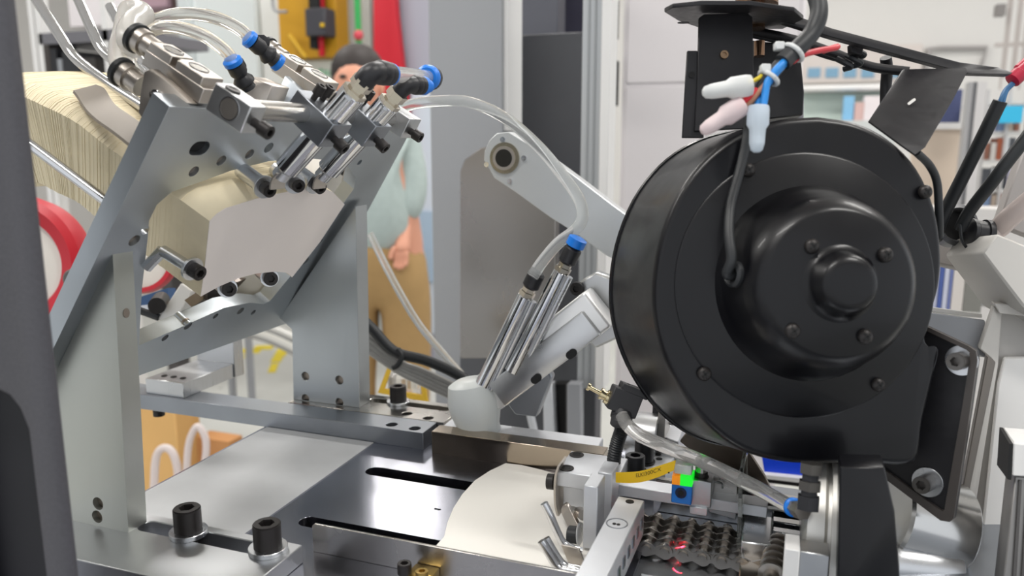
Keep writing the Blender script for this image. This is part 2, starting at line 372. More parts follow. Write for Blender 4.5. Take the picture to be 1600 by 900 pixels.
t = thing('retaining_finger', 'short finger with black screw under the right end of the front sheet', 'retaining pin', QS(410, 425, 0)); finger(t, (408, 424), (421, 434), -.005, .0062, .0075, .0058, WARM)
# white web and far parts seen through the window
t = thing('strap_wheel', 'off-white disc with a black strap behind the far end of the window', 'wheel', Q(525, 290, -.06))
wc = Q(512, 300, -.05)
MB().lathe(wc, -PN, [(0, 0), (0, .045), (.002, .047), (.018, .047), (.02, .045), (.02, 0)], 40).build('disc', mat('offwhite_plastic', '#d8d4cc', .5), t)
MB().tube([Q(520, 262, -.03), Q(540, 270, -.03), Q(546, 290, -.03), Q(540, 315, -.03)], .0042, 8).build('strap', BLKR, t)
# ================================================================== parts on top of the plate
T43 = rad(41); CN = V((math.cos(T43), 0, -math.sin(T43))); CU = V((math.sin(T43), 0, math.cos(T43)))
rod_c = Py(361, 170, .372); RY = rod_c
def y_on_rod(px):   # world y where the rod shows at image column px
    lo, hi = .36, .75
    for _ in range(40):
        m = (lo+hi)/2; q = V((rod_c.x, m, rod_c.z))-CO; xx = 800+FPX*q.dot(RT)/q.dot(FW)
        if xx < px: lo = m
        else: hi = m
    return lo
rd = tag(MB().cyl(V((rod_c.x, .372, rod_c.z)), V((rod_c.x, y_on_rod(626), rod_c.z)), .0062, ch=.0006).build('cross_rod', STEEL), 'bright round rod spanning the clamps above the magazine plate', 'rod')
def clamp(label, yc, hw, n, u, lo, hi, hh, m, screws, dark=None):
    c = V((rod_c.x, yc, rod_c.z)); t = thing('rod_clamp', label, 'clamp', c-u*hh)
    MB().box(c+n*(lo+hi)/2, n*(hi-lo)/2, Y*hw, u*hh).build('body', m, t, bevel=.0005)
    for s_ in screws: cap_screw(c+s_[0], s_[1], .0043, .0068, t, shank=.006)
    return t, c
t, c = clamp('near end clamp block with a round bore, gripping the cross rod', .3775, .007, DN, DU, -.0145, .0125, .0085, ALU, [(DN*.0185-DU*.001, DN)])
t_c1 = t
MB().prism(circ(V((rod_c.x, .3702, rod_c.z)), X, Z, .0068, 24), Y*.0006, [circ(V((rod_c.x, .3702, rod_c.z)), X, Z, .0060, 24)]).build('bore_ring', CHROME, t)
cap_screw(c-DN*.006+DU*.0088-Y*.002, DU, .0045, .0008, t, name='set_screw')
yc2, yc3, yc4 = y_on_rod(488), y_on_rod(556), y_on_rod(618)
T47 = rad(48); WU = V((math.sin(T47), 0, math.cos(T47)))
t2, c2 = clamp('dark middle clamp carrying the nearer air cylinder on the cross rod', yc2, .0115, CN, CU, -.012, .0225, .0095, STEELD, [(CN*.0265-CU*.002, CN)])
for k in (-.004, .006): cap_screw(c2+CN*(.001+0)-CN*.004+Y*k+CU*.0135, CU, .0034, .007, t2, shank=.004)
t3, c3 = clamp('dark clamp carrying the farther air cylinder on the cross rod', yc3, .0115, CN, CU, -.012, .0225, .0095, STEELD, [(CN*.0265-CU*.002, CN)])
for k in (-.004, .006): cap_screw(c3-CN*.004+Y*k+CU*.0135, CU, .0034, .007, t3, shank=.004)
t4, c4 = clamp('far end clamp on the cross rod near the plate corner', yc4, .010, DN, DU, -.012, .016, .0085, ALU, [(DN*.02-DU*.002, DN)])
def air_cyl(label, c, top, bot, yoff, foot):
    a = c+CN*.012+Y*yoff; t = thing('air_cylinder', label, 'air cylinder', a-WU*bot)
    MB().cyl(a-WU*bot, a+WU*top, .0085, ch=.0006).build('barrel', CHROME, t)
    for k in (-1, 1): MB().cyl(a+Y*.0075*k+CN*.003-WU*bot*.2, a+Y*.0075*k+CN*.003+WU*(top-.002), .0032, n=12).build('side_rail', SATIN, t)
    MB().lathe(a+WU*top, WU, [(0, .0085), (.003, .0085), (.003, .006), (.006, .006), (.006, .0075), (.012, .0075), (.012, .005), (.016, .005)], 6).build('nut', mat('nickel', '#c9c2b4', .16, 1), t)
    b = a-WU*bot
    MB().lathe(b, -WU, [(0, .008), (.002, .006), (.008, .006)], 20).build('gland', SATIN, t)
    q = [b-WU*.004, b-WU*.008+DN*.0, b-WU*.012+DN*.001, b-WU*.017+DN*.004]
    q = catmull(q, 4)
    MB().ribbon([p-Y*.008 for p in q], [p+Y*.008 for p in q], PN*.0012).build('presser_foot', WARM, t)
    return a+WU*(top+.014)
tp2 = air_cyl('nearer chrome air cylinder pressing on the front of the paper stack', c2, .030, .042, 0, 0)
tp3 = air_cyl('farther chrome air cylinder pressing on the front of the paper stack', c3, .024, .046, 0, 0)
# elbows and the tube between them
def elbow(label, p, d0, d1, r, L, m=BLK):
    t = thing('push_fitting', label, 'air fitting', p)
    MB().tube([p-d0*.004, p+d0*.002, p+d0*.005+d1*.003, p+d0*.006+d1*.009], r*.92, 16).build('elbow_body', m, t)
    q = p+d0*.006+d1*.007
    MB().lathe(q, d1, [(0, r*.9), (.002, r*1.05), (L*.5, r*1.05), (L*.52, r*.95), (L*.6, r*1.02), (L, r*1.0)], 20).build('sleeve', m, t)
    MB().lathe(q+d1*L, d1, [(0, r*.98), (.002, r*.98), (.003, r*.8)], 20).build('release_ring', BLUE, t)
    return t, q+d1*L
tA, qA = elbow('large black elbow fitting on top of the nearer air cylinder', tp2, WU, Y, .0076, .014)
qB = Pd(668, 121, (qA-CO).dot(FW)+.10)
dAB = (qB-qA).normalized()
tag(MB().tube([qA-dAB*.004, qA.lerp(qB, .5), qB], .0056, 14).build('air_tube', CLEAR), 'short straight clear air tube between the two elbow fittings', 'air tube')
t = thing('push_fitting', 'round black fitting with a blue ring at the right end of the short tube', 'air fitting', qB)
MB().lathe(qB, dAB, [(-.003, .0075), (0, .0098), (.004, .0098), (.005, .009)], 22).build('release_ring', BLUE, t)
MB().lathe(qB+dAB*.005, dAB, [(0, .0098), (.006, .0098), (.010, .006), (.010, 0)], 22).build('body', BLK, t)
tC, qC = elbow('smaller black elbow fitting on top of the farther air cylinder', tp3, WU, (Y*.9+X*.15).normalized(), .0066, .010)
MB().lathe(qC, (Y*.9+X*.15), [(0, .0066), (.004, .0066), (.004, .0045), (.010, .0045)], 18).build('collar', BLUE, tC)
MB().prism(circ(V((rod_c.x, .3703, rod_c.z)), X, Z, .0060, 24), Y*.0006).build('rod_face', WARM, t_c1)
# ------------------------------------------------------------------ valve blocks along the top edge
def vblock(label, base, L, hw, hh, bracket=True, s=1.0):
    """block lying along DN with two bores, base = centre"""
    t = thing('valve_block', label, 'valve block', base-DU*hh)
    MB().box(base, DN*L/2, Y*hw, DU*hh*.55).build('lower_body', WARM, t, bevel=.0005)
    MB().box(base-DN*L*.30+DU*hh*.75, DN*L*.19, Y*hw*.95, DU*hh*.45).build('upper_body', WARM, t, bevel=.0005)
    MB().box(base+DN*L*.20+DU*hh*.75, DN*L*.22, Y*hw*.95, DU*hh*.45).build('upper_body', WARM, t, bevel=.0005)
    MB().box(base-DN*L*.04+DU*hh*.65+Y*hw*.3, DN*L*.3, Y*hw*.6, DU*hh*.45).build('bridge', WARM, t, bevel=.0005)
    for k in (-.28, .16):
        p = base+DN*L*k+DU*hh*1.2
        MB().prism(circ(p, DN, Y, hw*.66, 24), DU*.0006, [circ(p, DN, Y, hw*.56, 24)]).build('bore_rim', CHROME, t)
        MB().prism(circ(p, DN, Y, hw*.56, 24), DU*.0003).build('bore', STEEL, t)
    return t
def gland(t, p, ax, r=.0088):
    MB().lathe(p, ax, [(0, r*.8), (.010, r*.8), (.010, r*.95), (.016, r*.95)], 20).build('nipple', WARM, t)
    MB().lathe(p+V(ax)*.016, ax, [(0, r*.9), (.0005, r*1.12), (.0035, r*1.12), (.004, r*.9)], 22).build('o_ring', BLKR, t)
B1 = Pd(287, 121, .49)
vb = vblock('near grey valve block with two round bores on top of the plate corner', B1, .049, .0098, .0090)
gland(vb, B1-DN*.0245+DU*.004, -DN)
# side bracket plate below the valve block
bk = thing('corner_bracket', 'small triangular grey bracket plate with a screw below the near valve block', 'bracket', Pd(250, 175, .47))
bp = [Pd(*q, .474) for q in ((216, 176), (218, 150), (225, 112), (236, 107), (262, 128), (300, 162), (240, 163), (222, 186))]
MB().prism(bp, Y*.006).build('plate', WARM, bk, bevel=.0004)
cap_screw(Pd(249, 148, .473), -Y, .0030, .004, bk, CHROME, 'screw'); cap_screw(Pd(243, 149, .47), (-Y-X*.6).normalized(), .0022, .003, bk)
g2 = Pd(215, 130, .49); gland(bk, g2+DN*.004, -DN, .0085)
B2 = Pd(478, 128, .63)
vb2 = vblock('far grey valve block behind the air cylinders', B2, .052, .011, .0095)
gland(vb2, B2-DN*.026+DU*.006, -DN, .0085)
MB().prism([Pd(*q, .61) for q in ((413, 190), (445, 118), (480, 150), (470, 195))], Y*.006).build('bracket_plate', ZINC, vb2, bevel=.0004)
t = thing('spacer_block', 'small square grey block between the two valve blocks', 'machine block', Pd(400, 185, .60))
MB().prism([Pd(*q, .585) for q in ((359, 182), (372, 148), (385, 118), (425, 134), (404, 190))], Y*.022).build('body', WARM, t, bevel=.0006)
# ------------------------------------------------------------------ Y fittings and the clear hoses
def inline(label, a, b, dep, r, ends):
    A, B = Pd(*a, dep), Pd(*b, dep+.02); ax = (B-A); L = ax.length; ax.normalize(); t = thing('push_fitting', label, 'air fitting', A)
    MB().lathe(A+ax*L*.18, ax, [(0, r*.8), (0, r), (L*.2, r*1.05), (L*.3, r*.8), (L*.42, r*1.25), (L*.5, r*1.25), (L*.56, r*.9), (L*.66, r)], 18).build('body', BLK, t, ang=50)
    MB().box(A+ax*L*.5+UP*r*1.1, ax*r*.5, RT*r*.45, UP*r*.7).build('lug', BLK, t, bevel=.0006)
    for e in ends:
        p = A if e == 0 else B-ax*L*.16
        MB().lathe(p, ax, [(0, r*.9), (.001, r*1.12), (L*.14, r*1.12), (L*.16, r*.95)], 20).build('release_ring', BLUE, t)
    return A, B
F1 = inline('black inline fitting with a blue ring at each end, under the upper hose', (386, 58), (438, 101), .56, .0058, (0, 1))
F2 = inline('black inline fitting with one blue ring, fed by the lower hose', (361, 92), (392, 146), .54, .0060, (0,))
tag(MB().tube([Pd(392, 62, .562), Pd(372, 44, .56), Pd(330, 26, .56), Pd(280, 22, .57), Pd(235, 35, .58), Pd(215, 55, .60), Pd(205, 90, .62)], .0047, 14).build('air_hose', CLEAR), 'clear hose arching over to the upper inline fitting', 'air hose')
tag(MB().tube([Pd(366, 98, .542), Pd(350, 78, .54), Pd(315, 54, .54), Pd(270, 42, .55), Pd(235, 48, .56), Pd(218, 62, .575)], .0046, 14).build('air_hose', CLEAR), 'clear hose arching over to the lower inline fitting', 'air hose')
tag(MB().tube([Pd(212, 72, .525), Pd(203, 62, .53), Pd(206, 40, .55), Pd(222, 24, .57), Pd(205, 18, .58), Pd(197, 50, .56), Pd(190, 85, .54), Pd(196, 112, .525), Pd(206, 124, .512)], .0088, 16).build('air_hose', mat('milky_hose', '#e4e2de', .2, 0, trans=.6, ior=1.2)), 'thick milky hose looping between the two near valve nipples', 'air hose')
# ================================================================== machine table
tb = thing('machine_table', 'dark mirror-polished steel table plate with two long slots', 'table plate', (-.3, .5, -.012))
s1 = stad(V((-.265, .462, -.012)), X, Y, .064, .0075)
s2 = stad(V((-.262, .560, -.012)), X, Y, .066, .0085)
MB().prism([V((-.486, .20, -.012)), V((-.085, .20, -.012)), V((-.085, .655, -.012)), V((-.486, .655, -.012))], Z*.012,
           [s1, s2, circ(V((*Pz(681, 795).xy, -.012)), X, Y, .0016, 10), circ(V((*Pz(686, 796).xy, -.012)), X, Y, .0016, 10)]).build('plate', TABLE, tb, bevel=.0005)
bd = tag(MB().bx((-.46, .20, -.94), (.30, .66, -.03)).build('machine_bed', mat('bed_black', '#151517', .6)), 'dark machine bed body below the polished table plate', 'machine bed')
sh = tag(MB().prism([V((-.4825, .412, .0002)), V((-.3615, .412, .0002)), V((-.3615, .616, .0002)), V((-.4825, .616, .0002))], Z*.0006).build('liner_sheet', SHEET), 'light grey sheet lying on the table between bracket foot and cross bar', 'sheet')
# front rail
yF = .4255
r0 = Py(487, 818, yF); zt = r0.z
fr_ = thing('front_rail', 'thin upright steel guide rail along the front slot', 'guide rail', (r0.x, yF, 0))
MB().prism([V((r0.x, yF, .0)), V((-.105, yF, .0)), V((-.105, yF, zt)), V((r0.x+.002, yF, zt)), V((r0.x, yF, zt-.002))], Y*.0022).build('strip', STEEL, fr_, bevel=.0003)
cb_ = thing('brass_clamp', 'small brass clamp with a black screw at the foot of the front rail', 'clamp', Py(655, 897, .413))
b0 = Py(640, 890, .416); b1 = Py(678, 895, .416)
MB().bx((b0.x, .408, 0), (b1.x, .4250, .0075)).build('body', BRASS, cb_, bevel=.0012, seg=2)
cap_screw(V((b0.x-.001, .411, .0076)), Z, .0046, .007, cb_); cap_screw(V((b1.x-.006, .411, .0076)), Z, .004, .004, cb_, BRASS)
# back rail
yB = .612
k0, k1 = Py(674, 676, yB), Py(889, 701, yB)
zb = (k0.z+k1.z)/2
br = tag(MB().bx((k0.x, yB, 0), (k1.x+.03, yB+.018, zb)).build('back_rail', mat('warm_polished_steel', '#b5a898', .2, 1, .05, 15, .06), bevel=.0004), 'polished rectangular guide rail along the back of the table', 'guide rail')
# blank on the table
pts = [Pz(*q, .0012) for q in ((693, 862), (694, 840), (699, 818), (708, 796), (722, 774), (742, 752), (765, 737), (790, 725), (815, 728), (845, 735), (868, 742))]
pts += [V((-.132, .595, .0012)), V((-.118, .56, .0012)), V((-.11, .5, .0012)), V((-.118, .4295, .0012))]
pts[0].y = .4295; pts[0].x = pts[1].x
blank = tag(MB().prism(pts, Z*.0008).build('cup_blank', PAPERW), 'single white fan-shaped paper blank lying flat on the table', 'paper blank')
# ================================================================== swing arm with bearing
sw = thing('swing_arm', 'grey flat swing arm with a round bearing at its upper end, passing behind the blower', 'swing arm', Py(900, 360, .76))
yA = .74
ol = [Py(*q, yA) for q in ((756, 250), (757, 236), (764, 220), (776, 208), (795, 206), (850, 240), (905, 280), (960, 322), (1030, 372), (1030, 440), (985, 420), (945, 398), (905, 368), (860, 340), (805, 300), (772, 278))]
bc = Py(789, 247, yA)
MB().prism(ol, Y*.016, [circ(bc, X, Z, .0145, 28)]).build('arm', mat('satin_arm_steel', '#d0d3d4', .38, .6, .05, 8, .08), sw, bevel=.0008)
MB().lathe(bc-Y*.002, Y, [(0, .0115), (0, .0155), (.014, .0155), (.014, .0115), (0, .0115)], 32, cap0=False, cap1=False).build('bearing_ring', mat('bearing_steel', '#a69f8c', .25, 1), sw)
MB().lathe(bc-Y*.0035, Y, [(0, .0085), (0, .0118), (.012, .0118)], 28, cap0=False, cap1=False).build('inner_ring', BRASS if False else WARM, sw)
MB().lathe(bc-Y*.004, Y, [(0, 0), (0, .0088), (.016, .0088)], 28, cap1=False).build('shaft_end', mat('shaft_dark', '#3a3936', .4, .8), sw)
for q in ((786, 218), (797, 283), (761, 257), (819, 247)): cap_screw(Py(*q, yA), -Y, .0026, .0015, sw, CHROME, 'screw')
q0 = Py(1044, 420, yA+.016)
MB().bx((q0.x-.006, yA+.017, -.03), (q0.x+.006, yA+.035, q0.z+.02)).build('pivot_post', ALUW, sw)
# suction head on the swing arm
ph_ = thing('suction_head', 'silver pick-up head with two small cylinders and a suction foot over the table', 'suction head', Py(745, 690, .65))
yH = .655
def obox(a, b, yy, w0, dy): # box bar between two pixels in the plane y=yy
    A, B = Py(*a, yy), Py(*b, yy); ax = (B-A); L = ax.length; ax.normalize(); n = ax.cross(Y).normalized()
    return A, B, ax, n, L
A, B, ax, n, L = obox((940, 478), (768, 610), yH, .04, .02)
MB().box((A+B)/2, ax*L/2, Y*.014, n*.019).build('arm_block', mat('bright_head_aluminium', '#ececeb', .4, .6), ph_, bevel=.003, seg=3)
MB().box((A+B)/2+n*.019*(1 if n.z < 0 else -1)*0-Y*.012+(-n if n.z > 0 else n)*.006, ax*L*.42, Y*.008, n*.013).build('side_bar', ALU, ph_, bevel=.002, seg=2)
for q in ((893, 553), (838, 592)):
    p = Py(*q, yH-.0202); MB().prism(stad(p, ax, n, .002, .0035), -Y*.0008).build('screw_hole', SOCK, ph_)
# hub plate behind
MB().prism([Py(*q, yH+.016) for q in ((905, 440), (930, 425), (970, 440), (985, 520), (930, 545), (905, 520))], Y*.014).build('hub_plate', mat('hub_aluminium', '#c3c4c4', .32, .9), ph_, bevel=.002)
cap_screw(Py(903, 450, yH+.015), -Y, .006, .006, ph_)
MB().prism([Py(*q, yH+.004) for q in ((800, 600), (850, 570), (862, 590), (838, 652), (805, 648), (790, 628))], Y*.012).build('link', STEELD, ph_, bevel=.001)
for (a, b) in (((822, 462), (752, 606)), ((878, 424), (800, 580))):
    p0_, p1_ = Py(*a, yH-.016), Py(*b, yH-.016); d = (p1_-p0_).normalized()
    MB().cyl(p0_, p1_, .0072, ch=.0008).build('cylinder', CHROME, ph_)
    MB().cyl(p0_+Y*-.004-d*-.004+X*.0095, p1_+X*.0095, .0034, n=14).build('side_rail', SATIN, ph_)
    MB().lathe(p0_, -d, [(0, .0075), (.004, .0075), (.004, .006), (.008, .006)], 6).build('nut', mat('nickel', '#c9c2b4', .16, 1), ph_)
    MB().lathe(p0_-d*.008, -d, [(0, .006), (.002, .0078), (.014, .0078), (.016, .006)], 18).build('fitting', BLK, ph_)
MB().lathe(Py(878, 424, yH-.016)+(Py(878, 424, yH-.016)-Py(800, 580, yH-.016)).normalized()*.024, (Py(878, 424, yH-.016)-Py(800, 580, yH-.016)).normalized(), [(0, .006), (.001, .0082), (.008, .0082), (.009, .006)], 18).build('release_ring', BLUE, ph_)
# suction foot
f0 = Py(738, 612, yH-.01); fd = (Py(752, 690, yH-.01)-f0).normalized()
MB().lathe(f0-fd*.012, fd, [(0, .014), (.004, .0215), (.02, .025), (.032, .0235), (.045, .020), (.05, .0205), (.062, .014)], 28).build('suction_body', mat('pale_silicone', '#e2e6e4', .3, 0, trans=.15, ior=1.3), ph_)
MB().lathe(f0+fd*.048, fd, [(0, .010), (.01, .009), (.018, .014), (.028, .0165), (.029, .0150), (.018, .0)], 24).build('suction_cup', mat('clear_silicone', '#dfe4ea', .2, 0, trans=.5, ior=1.25), ph_)
# hoses from the feeder to the head
tag(MB().tube([Pd(622, 170, .74), Pd(650, 162, .73), Pd(690, 158, .72), Pd(735, 160, .71), Pd(790, 185, .70), Pd(840, 228, .69), Pd(880, 275, .685), Pd(905, 312, .68), Pd(910, 340, .675), Pd(898, 360, .672), Pd(872, 380, .67), Pd(848, 408, .668), Pd(832, 432, .666)], .0052, 14).build('air_hose', mat('soft_clear_hose', '#e8eae9', .12, 0, trans=.8, ior=1.15)), 'long clear hose arching from the magazine down to the suction head', 'air hose')
tag(MB().tube([Pd(578, 365, .95), Pd(610, 430, .95), Pd(650, 500, .95), Pd(690, 550, .94), Pd(725, 590, .92)], .0046, 12).build('air_hose', mat('soft_clear_hose', '#e8eae9', .12)), 'clear hose slanting down beside the grey column', 'air hose')
cbl = thing('cable_bundle', 'black cable and grey hoses strapped together beside the far bracket', 'cable', Pd(640, 570, .9))
MB().tube([Pd(545, 480, .90), Pd(580, 512, .90), Pd(605, 540, .90), Pd(625, 553, .90), Pd(665, 563, .90), Pd(705, 580, .90), Pd(740, 600, .9)], .0062, 12).build('cable', BLKR, cbl)
for i in range(4): MB().tube([Pd(545, 498+i*9, .91), Pd(585, 527+i*9, .91), Pd(625, 566+i*5, .91), Pd(660, 580+i*6, .91), Pd(720, 608+i*6, .91)], .0042, 10).build('hose', mat('grey_hose', '#a3a19d', .3, 0, .1, 60), cbl)
MB().tube([Pd(622, 545, .895), Pd(628, 556, .893), Pd(622, 570, .893), Pd(614, 575, .895)], .003, 8).build('cable_tie', BLKR, cbl)
# ================================================================== pressing station right of the blank
pz = thing('folding_station', 'white aluminium block and upright plates with a small roller arm beside the blank', 'machine block', (-.15, .5, 0))
yK = .535
c0 = Py(869, 736, yK); top = c0.z; cb1 = Pz(890, 704, top); xR = Py(938, 752, yK).x
mb = MB().prism([V((c0.x, yK, top-.012)), V((xR+.012, yK, top-.012)), V((xR+.012, cb1.y, top-.012)), V((c0.x, cb1.y, top-.012))], Z*.012)
mb.build('top_block', ALUW, pz, bevel=.0006)
for q in ((901, 711), (885, 732)):
    p = Pz(*q, top); washer(p+Z*.0001, Z, .0058, .0036, .0006, pz, OXIDE, 'counterbore'); MB().prism(circ(p, X, Y, .0036, 6), Z*.0005).build('hex_socket', SOCK, pz)
MB().bx((c0.x+.004, yK+.006, .006), (xR, yK+.02, top-.012)).build('rear_wall', ALUW, pz, bevel=.0005)
y2 = .487
pf = [Py(*q, y2) for q in ((912, 757), (934, 763))]; zt2 = (pf[0].z+pf[1].z)/2
MB().bx((pf[0].x, y2, .004), (pf[1].x, y2+.022, zt2)).build('upright_plate', ALUW, pz, bevel=.0006)
y1 = .520
pf = [Py(*q, y1) for q in ((934, 737), (957, 741))]; zt1 = (pf[0].z+pf[1].z)/2
MB().bx((pf[0].x, y1, .004), (pf[1].x, y1+.022, zt1)).build('upright_plate', ALUW, pz, bevel=.0006)
q = catmull([Py(*p, .53) for p in ((871, 728), (866, 745), (865, 775), (868, 800), (878, 820), (897, 835))], 4)
MB().ribbon(q, [p+Y*.02 for p in q], X*.0016).build('curved_bracket', WARM, pz)
MB().cyl(Py(856, 752, .535), Py(866, 753, .535), .006, n=18).build('stop_screw', OXIDE, pz)
l0, l1 = Py(884, 800, .515), Py(898, 828, .505)
ax = (l1-l0).normalized(); n_ = ax.cross(Y)
MB().prism(stad((l0+l1)/2, ax, n_, (l1-l0).length/2, .0055), Y*.005).build('link_arm', WARM, pz, bevel=.0008)
MB().cyl(Py(888, 836, .50), Py(906, 838, .50), .0068, n=22, ch=.0006).build('roller', BLKR, pz)
MB().cyl(Py(906, 838, .50), Py(909, 838, .50), .010, n=26, ch=.0006).build('roller_flange', ALU, pz)
MB().cyl(Py(905, 800, .52), Py(912, 805, .51), .004, n=14).build('pivot', WARM, pz)
def bent(label, pts, yy, n2=1):
    for i in range(n2):
        pass
    return tag(MB().tube([Py(x, y, yy) for x, y in pts], .0027, 12).build('bent_rod', CHROME), label, 'guide rod')
bent('upper bent chrome wire guide hanging over the edge of the blank', ((850, 786), (860, 806), (872, 834), (880, 848), (893, 856), (910, 862)), .478)
bent('lower bent chrome wire guide over the blank, nearest the camera', ((846, 845), (858, 866), (868, 882), (880, 890), (905, 894)), .448)
bent('lower bent chrome wire guide over the blank, just behind its twin', ((853, 841), (864, 860), (876, 878), (888, 886), (908, 890)), .456)
tag(MB().prism([Py(*q, .468) for q in ((877, 852), (905, 858), (915, 885), (890, 884))], Y*.0015).build('guide_tongue', WARM), 'small bright metal tongue between the bent wire guides', 'guide')
# long angled white bar
zB = .034
ab_ = thing('side_bar', 'white aluminium bar with a round stamped mark running toward the camera', 'machine bar', (-.11, .45, .01))
tp = [Pz(*q, zB) for q in ((966, 775), (1007, 782), (952, 896), (900, 896))]
d0 = (tp[3]-tp[0]).normalized(); d1 = (tp[2]-tp[1]).normalized()
tp[3] = tp[3]+d0*.08; tp[2] = tp[2]+d1*.08
MB().prism([p-Z*.026 for p in tp], Z*.026).build('bar', ALUW, ab_, bevel=.0006)
m_ = Pz(964, 818, zB)
MB().prism(circ(m_, X, Y, .0072, 28), Z*.0003, [circ(m_, X, Y, .0064, 28)]).build('stamped_ring', STEELD, ab_)
for dx in (-.0015, .0012): MB().prism(circ(m_+X*dx-Y*.0012, X, Y, .0013, 10), Z*.0003).build('stamped_dot', SOCK, ab_)
MB().prism(circ(Pz(984, 784, zB), X, Y, .003, 14), Z*.0003).build('screw_hole', SOCK, ab_)
for i in range(12):
    t_ = .05+i*.075
    p = tp[1].lerp(tp[2], t_)-Z*.013
    MB().box(p+X*.0004, d1*.0028, X*.0004, Z*.0035).build('side_reflection', STEELD, ab_)  # brick-like reflection on the side face, built in as small dark boxes
# ------------------------------------------------------------------ chain bed
bp_ = thing('chain_bed', 'shiny steel channel carrying the wide roller chain', 'channel', (0, .5, -.01))
MB().bx((-.085, .20, -.012), (.24, .655, -.004)).build('base', STEELD, bp_)
p = Pz(985, 872, .004); MB().bx((-.08, p.y-.035, -.004), (.05, p.y-.016, .004)).build('front_lip', CHROME, bp_, bevel=.0008)
y_ch = .502
for i, (yy, zz) in enumerate(((.575, .012), (.586, .018))): MB().bx((-.09, yy, -.004), (.02, yy+.006, zz)).build('back_lip', CHROME if i == 0 else STEEL, bp_, bevel=.0006)
ch = thing('roller_chain', 'wide multi-strand steel roller chain lying in the channel', 'chain', (-.05, .53, 0))
CM = mat('chain_steel', '#aaa49d', .28, 1, .1, 60)
x0c = Pz(1005, 863, .006).x; pit = .0127; zc = .003
def plate_out(cx, yy, flip):
    L = pit; r = .0056; out = []
    for i in range(9): a = -math.pi/2+math.pi*i/8; out.append(V((cx+L/2+r*math.cos(a), yy, zc+r*math.sin(a))))
    out.append(V((cx, yy, zc+r*.50)))
    for i in range(9): a = math.pi/2+math.pi*i/8; out.append(V((cx-L/2+r*math.cos(a), yy, zc+r*math.sin(a))))
    out.append(V((cx, yy, zc-r*.50)))
    return out
protoP = protoR = None
for row in range(5):
    yy = y_ch+row*.0102
    for i in range(-1, 6):
        if protoP is None:
            protoP = MB().prism(plate_out(x0c+pit/2, y_ch, 0), Y*.0014).build('link_plate', CM, ch)
            protoR = MB().cyl(V((x0c, y_ch-.0015, zc)), V((x0c, y_ch+.0100, zc)), .0034, n=12).build('roller_pin', CM, ch)
            base = (x0c, y_ch)
        for pr_, dx, dy in ((protoP, pit*i, row*.0102+(.0016 if i % 2 else 0)), (protoR, pit*i, row*.0102)):
            if row == 0 and i == 0: continue
            o = pr_.copy(); COL.objects.link(o); o.parent = ch; o.matrix_parent_inverse = pr_.matrix_parent_inverse.copy(); o.location = (dx, dy, 0)
# ------------------------------------------------------------------ sensor group
yS = .545
ra = Py(961, 757, yS); rb_ = Py(968, 775, yS)
cr = tag(MB().bx((ra.x, yS, rb_.z), (-.005, yS+.016, ra.z)).build('sensor_rail', ALUW, bevel=.0006), 'pale horizontal aluminium rail behind the blue sensor', 'machine bar')
yE = .530
E0, E1_ = Py(1049.5, 757, yE), Py(1080, 790, yE)
se = thing('laser_sensor', 'small blue sensor with green and orange indicator lights', 'sensor', V(((E0.x+E1_.x)/2, yE+.01, E1_.z)))
MB().bx((E0.x, yE, E1_.z), (E1_.x, yE+.0145, E0.z)).build('housing', BLUES, se, bevel=.0006)
lc = Py(1064, 770, yE)
MB().lathe(lc-Y*.0006, Y, [(0, .0022), (0, .0040), (.001, .0040)], 22, cap0=False).build('lens_ring', mat('lens_navy', '#0c1430', .2), se)
MB().prism(circ(lc-Y*.0002, X, Z, .0024, 20), -Y*.0002).build('lens', SOCK, se)
zt_ = Py(1064, 741, yE).z; xm = E0.x+(E1_.x-E0.x)*.4
MB().bx((E0.x, yE+.0005, E0.z), (xm, yE+.0135, E0.z+(zt_-E0.z)*.75)).build('orange_light', mat('orange_led', '#d88a1a', .3, emit='#ff8c10', estr=.3), se)
MB().bx((xm, yE+.0005, E0.z), (E1_.x, yE+.0135, E0.z+(zt_-E0.z)*.85)).build('green_light', mat('green_led', '#22c832', .3, emit='#10ff30', estr=.6), se)
zt3 = Py(1064, 728, yE).z
MB().bx((E0.x+.001, yE+.002, E0.z+(zt_-E0.z)*.86), (E1_.x-.001, yE+.0125, zt3)).build('clear_cap', MILK, se, bevel=.0008)
# red beam spot: the sensor's own laser
ld = bpy.data.lights.new('laser_beam', 'SPOT'); ld.energy = 5; ld.color = (1, .02, .05); ld.spot_size = rad(12); ld.spot_blend = .6; ld.shadow_soft_size = .001
lo = bpy.data.objects.new('laser_beam', ld); COL.objects.link(lo); tgt = Py(1063, 872, .5015); src = lc-Y*.004
lo.location = src; lo.rotation_euler = (tgt-src).to_track_quat('-Z', 'Y').to_euler()
# yellow tag with print
tg = thing('cable_tag', 'curved yellow cable tag with small black print', 'tag', Py(1000, 752, .522))
Lb = catmull([Py(*q, .523) for q in ((962, 754), (985, 755), (1006, 752.5), (1030, 745), (1053, 735))], 5)
Lt = catmull([Py(*q, .523) for q in ((962, 738.5), (985, 738), (1005, 735.5), (1030, 728), (1056, 719.5))], 5)
MB().ribbon(Lb, Lt, Y*.0007).build('strip', YELLOW, tg)
tc_ = bpy.data.curves.new('print', 'FONT'); tc_.body = 'ELKI300CX'; tc_.size = 1; tc_.extrude = .0
to = bpy.data.objects.new('print', tc_); COL.objects.link(to)
dg = bpy.context.evaluated_depsgraph_get(); me = bpy.data.meshes.new_from_object(to.evaluated_get(dg)); COL.objects.unlink(to); bpy.data.objects.remove(to)
xs = [v.co.x for v in me.vertices]; x0_, x1_ = min(xs), max(xs)
def rail(Rl, t):
    f = t*(len(Rl)-1); i = min(int(f), len(Rl)-2); return Rl[i].lerp(Rl[i+1], f-i)
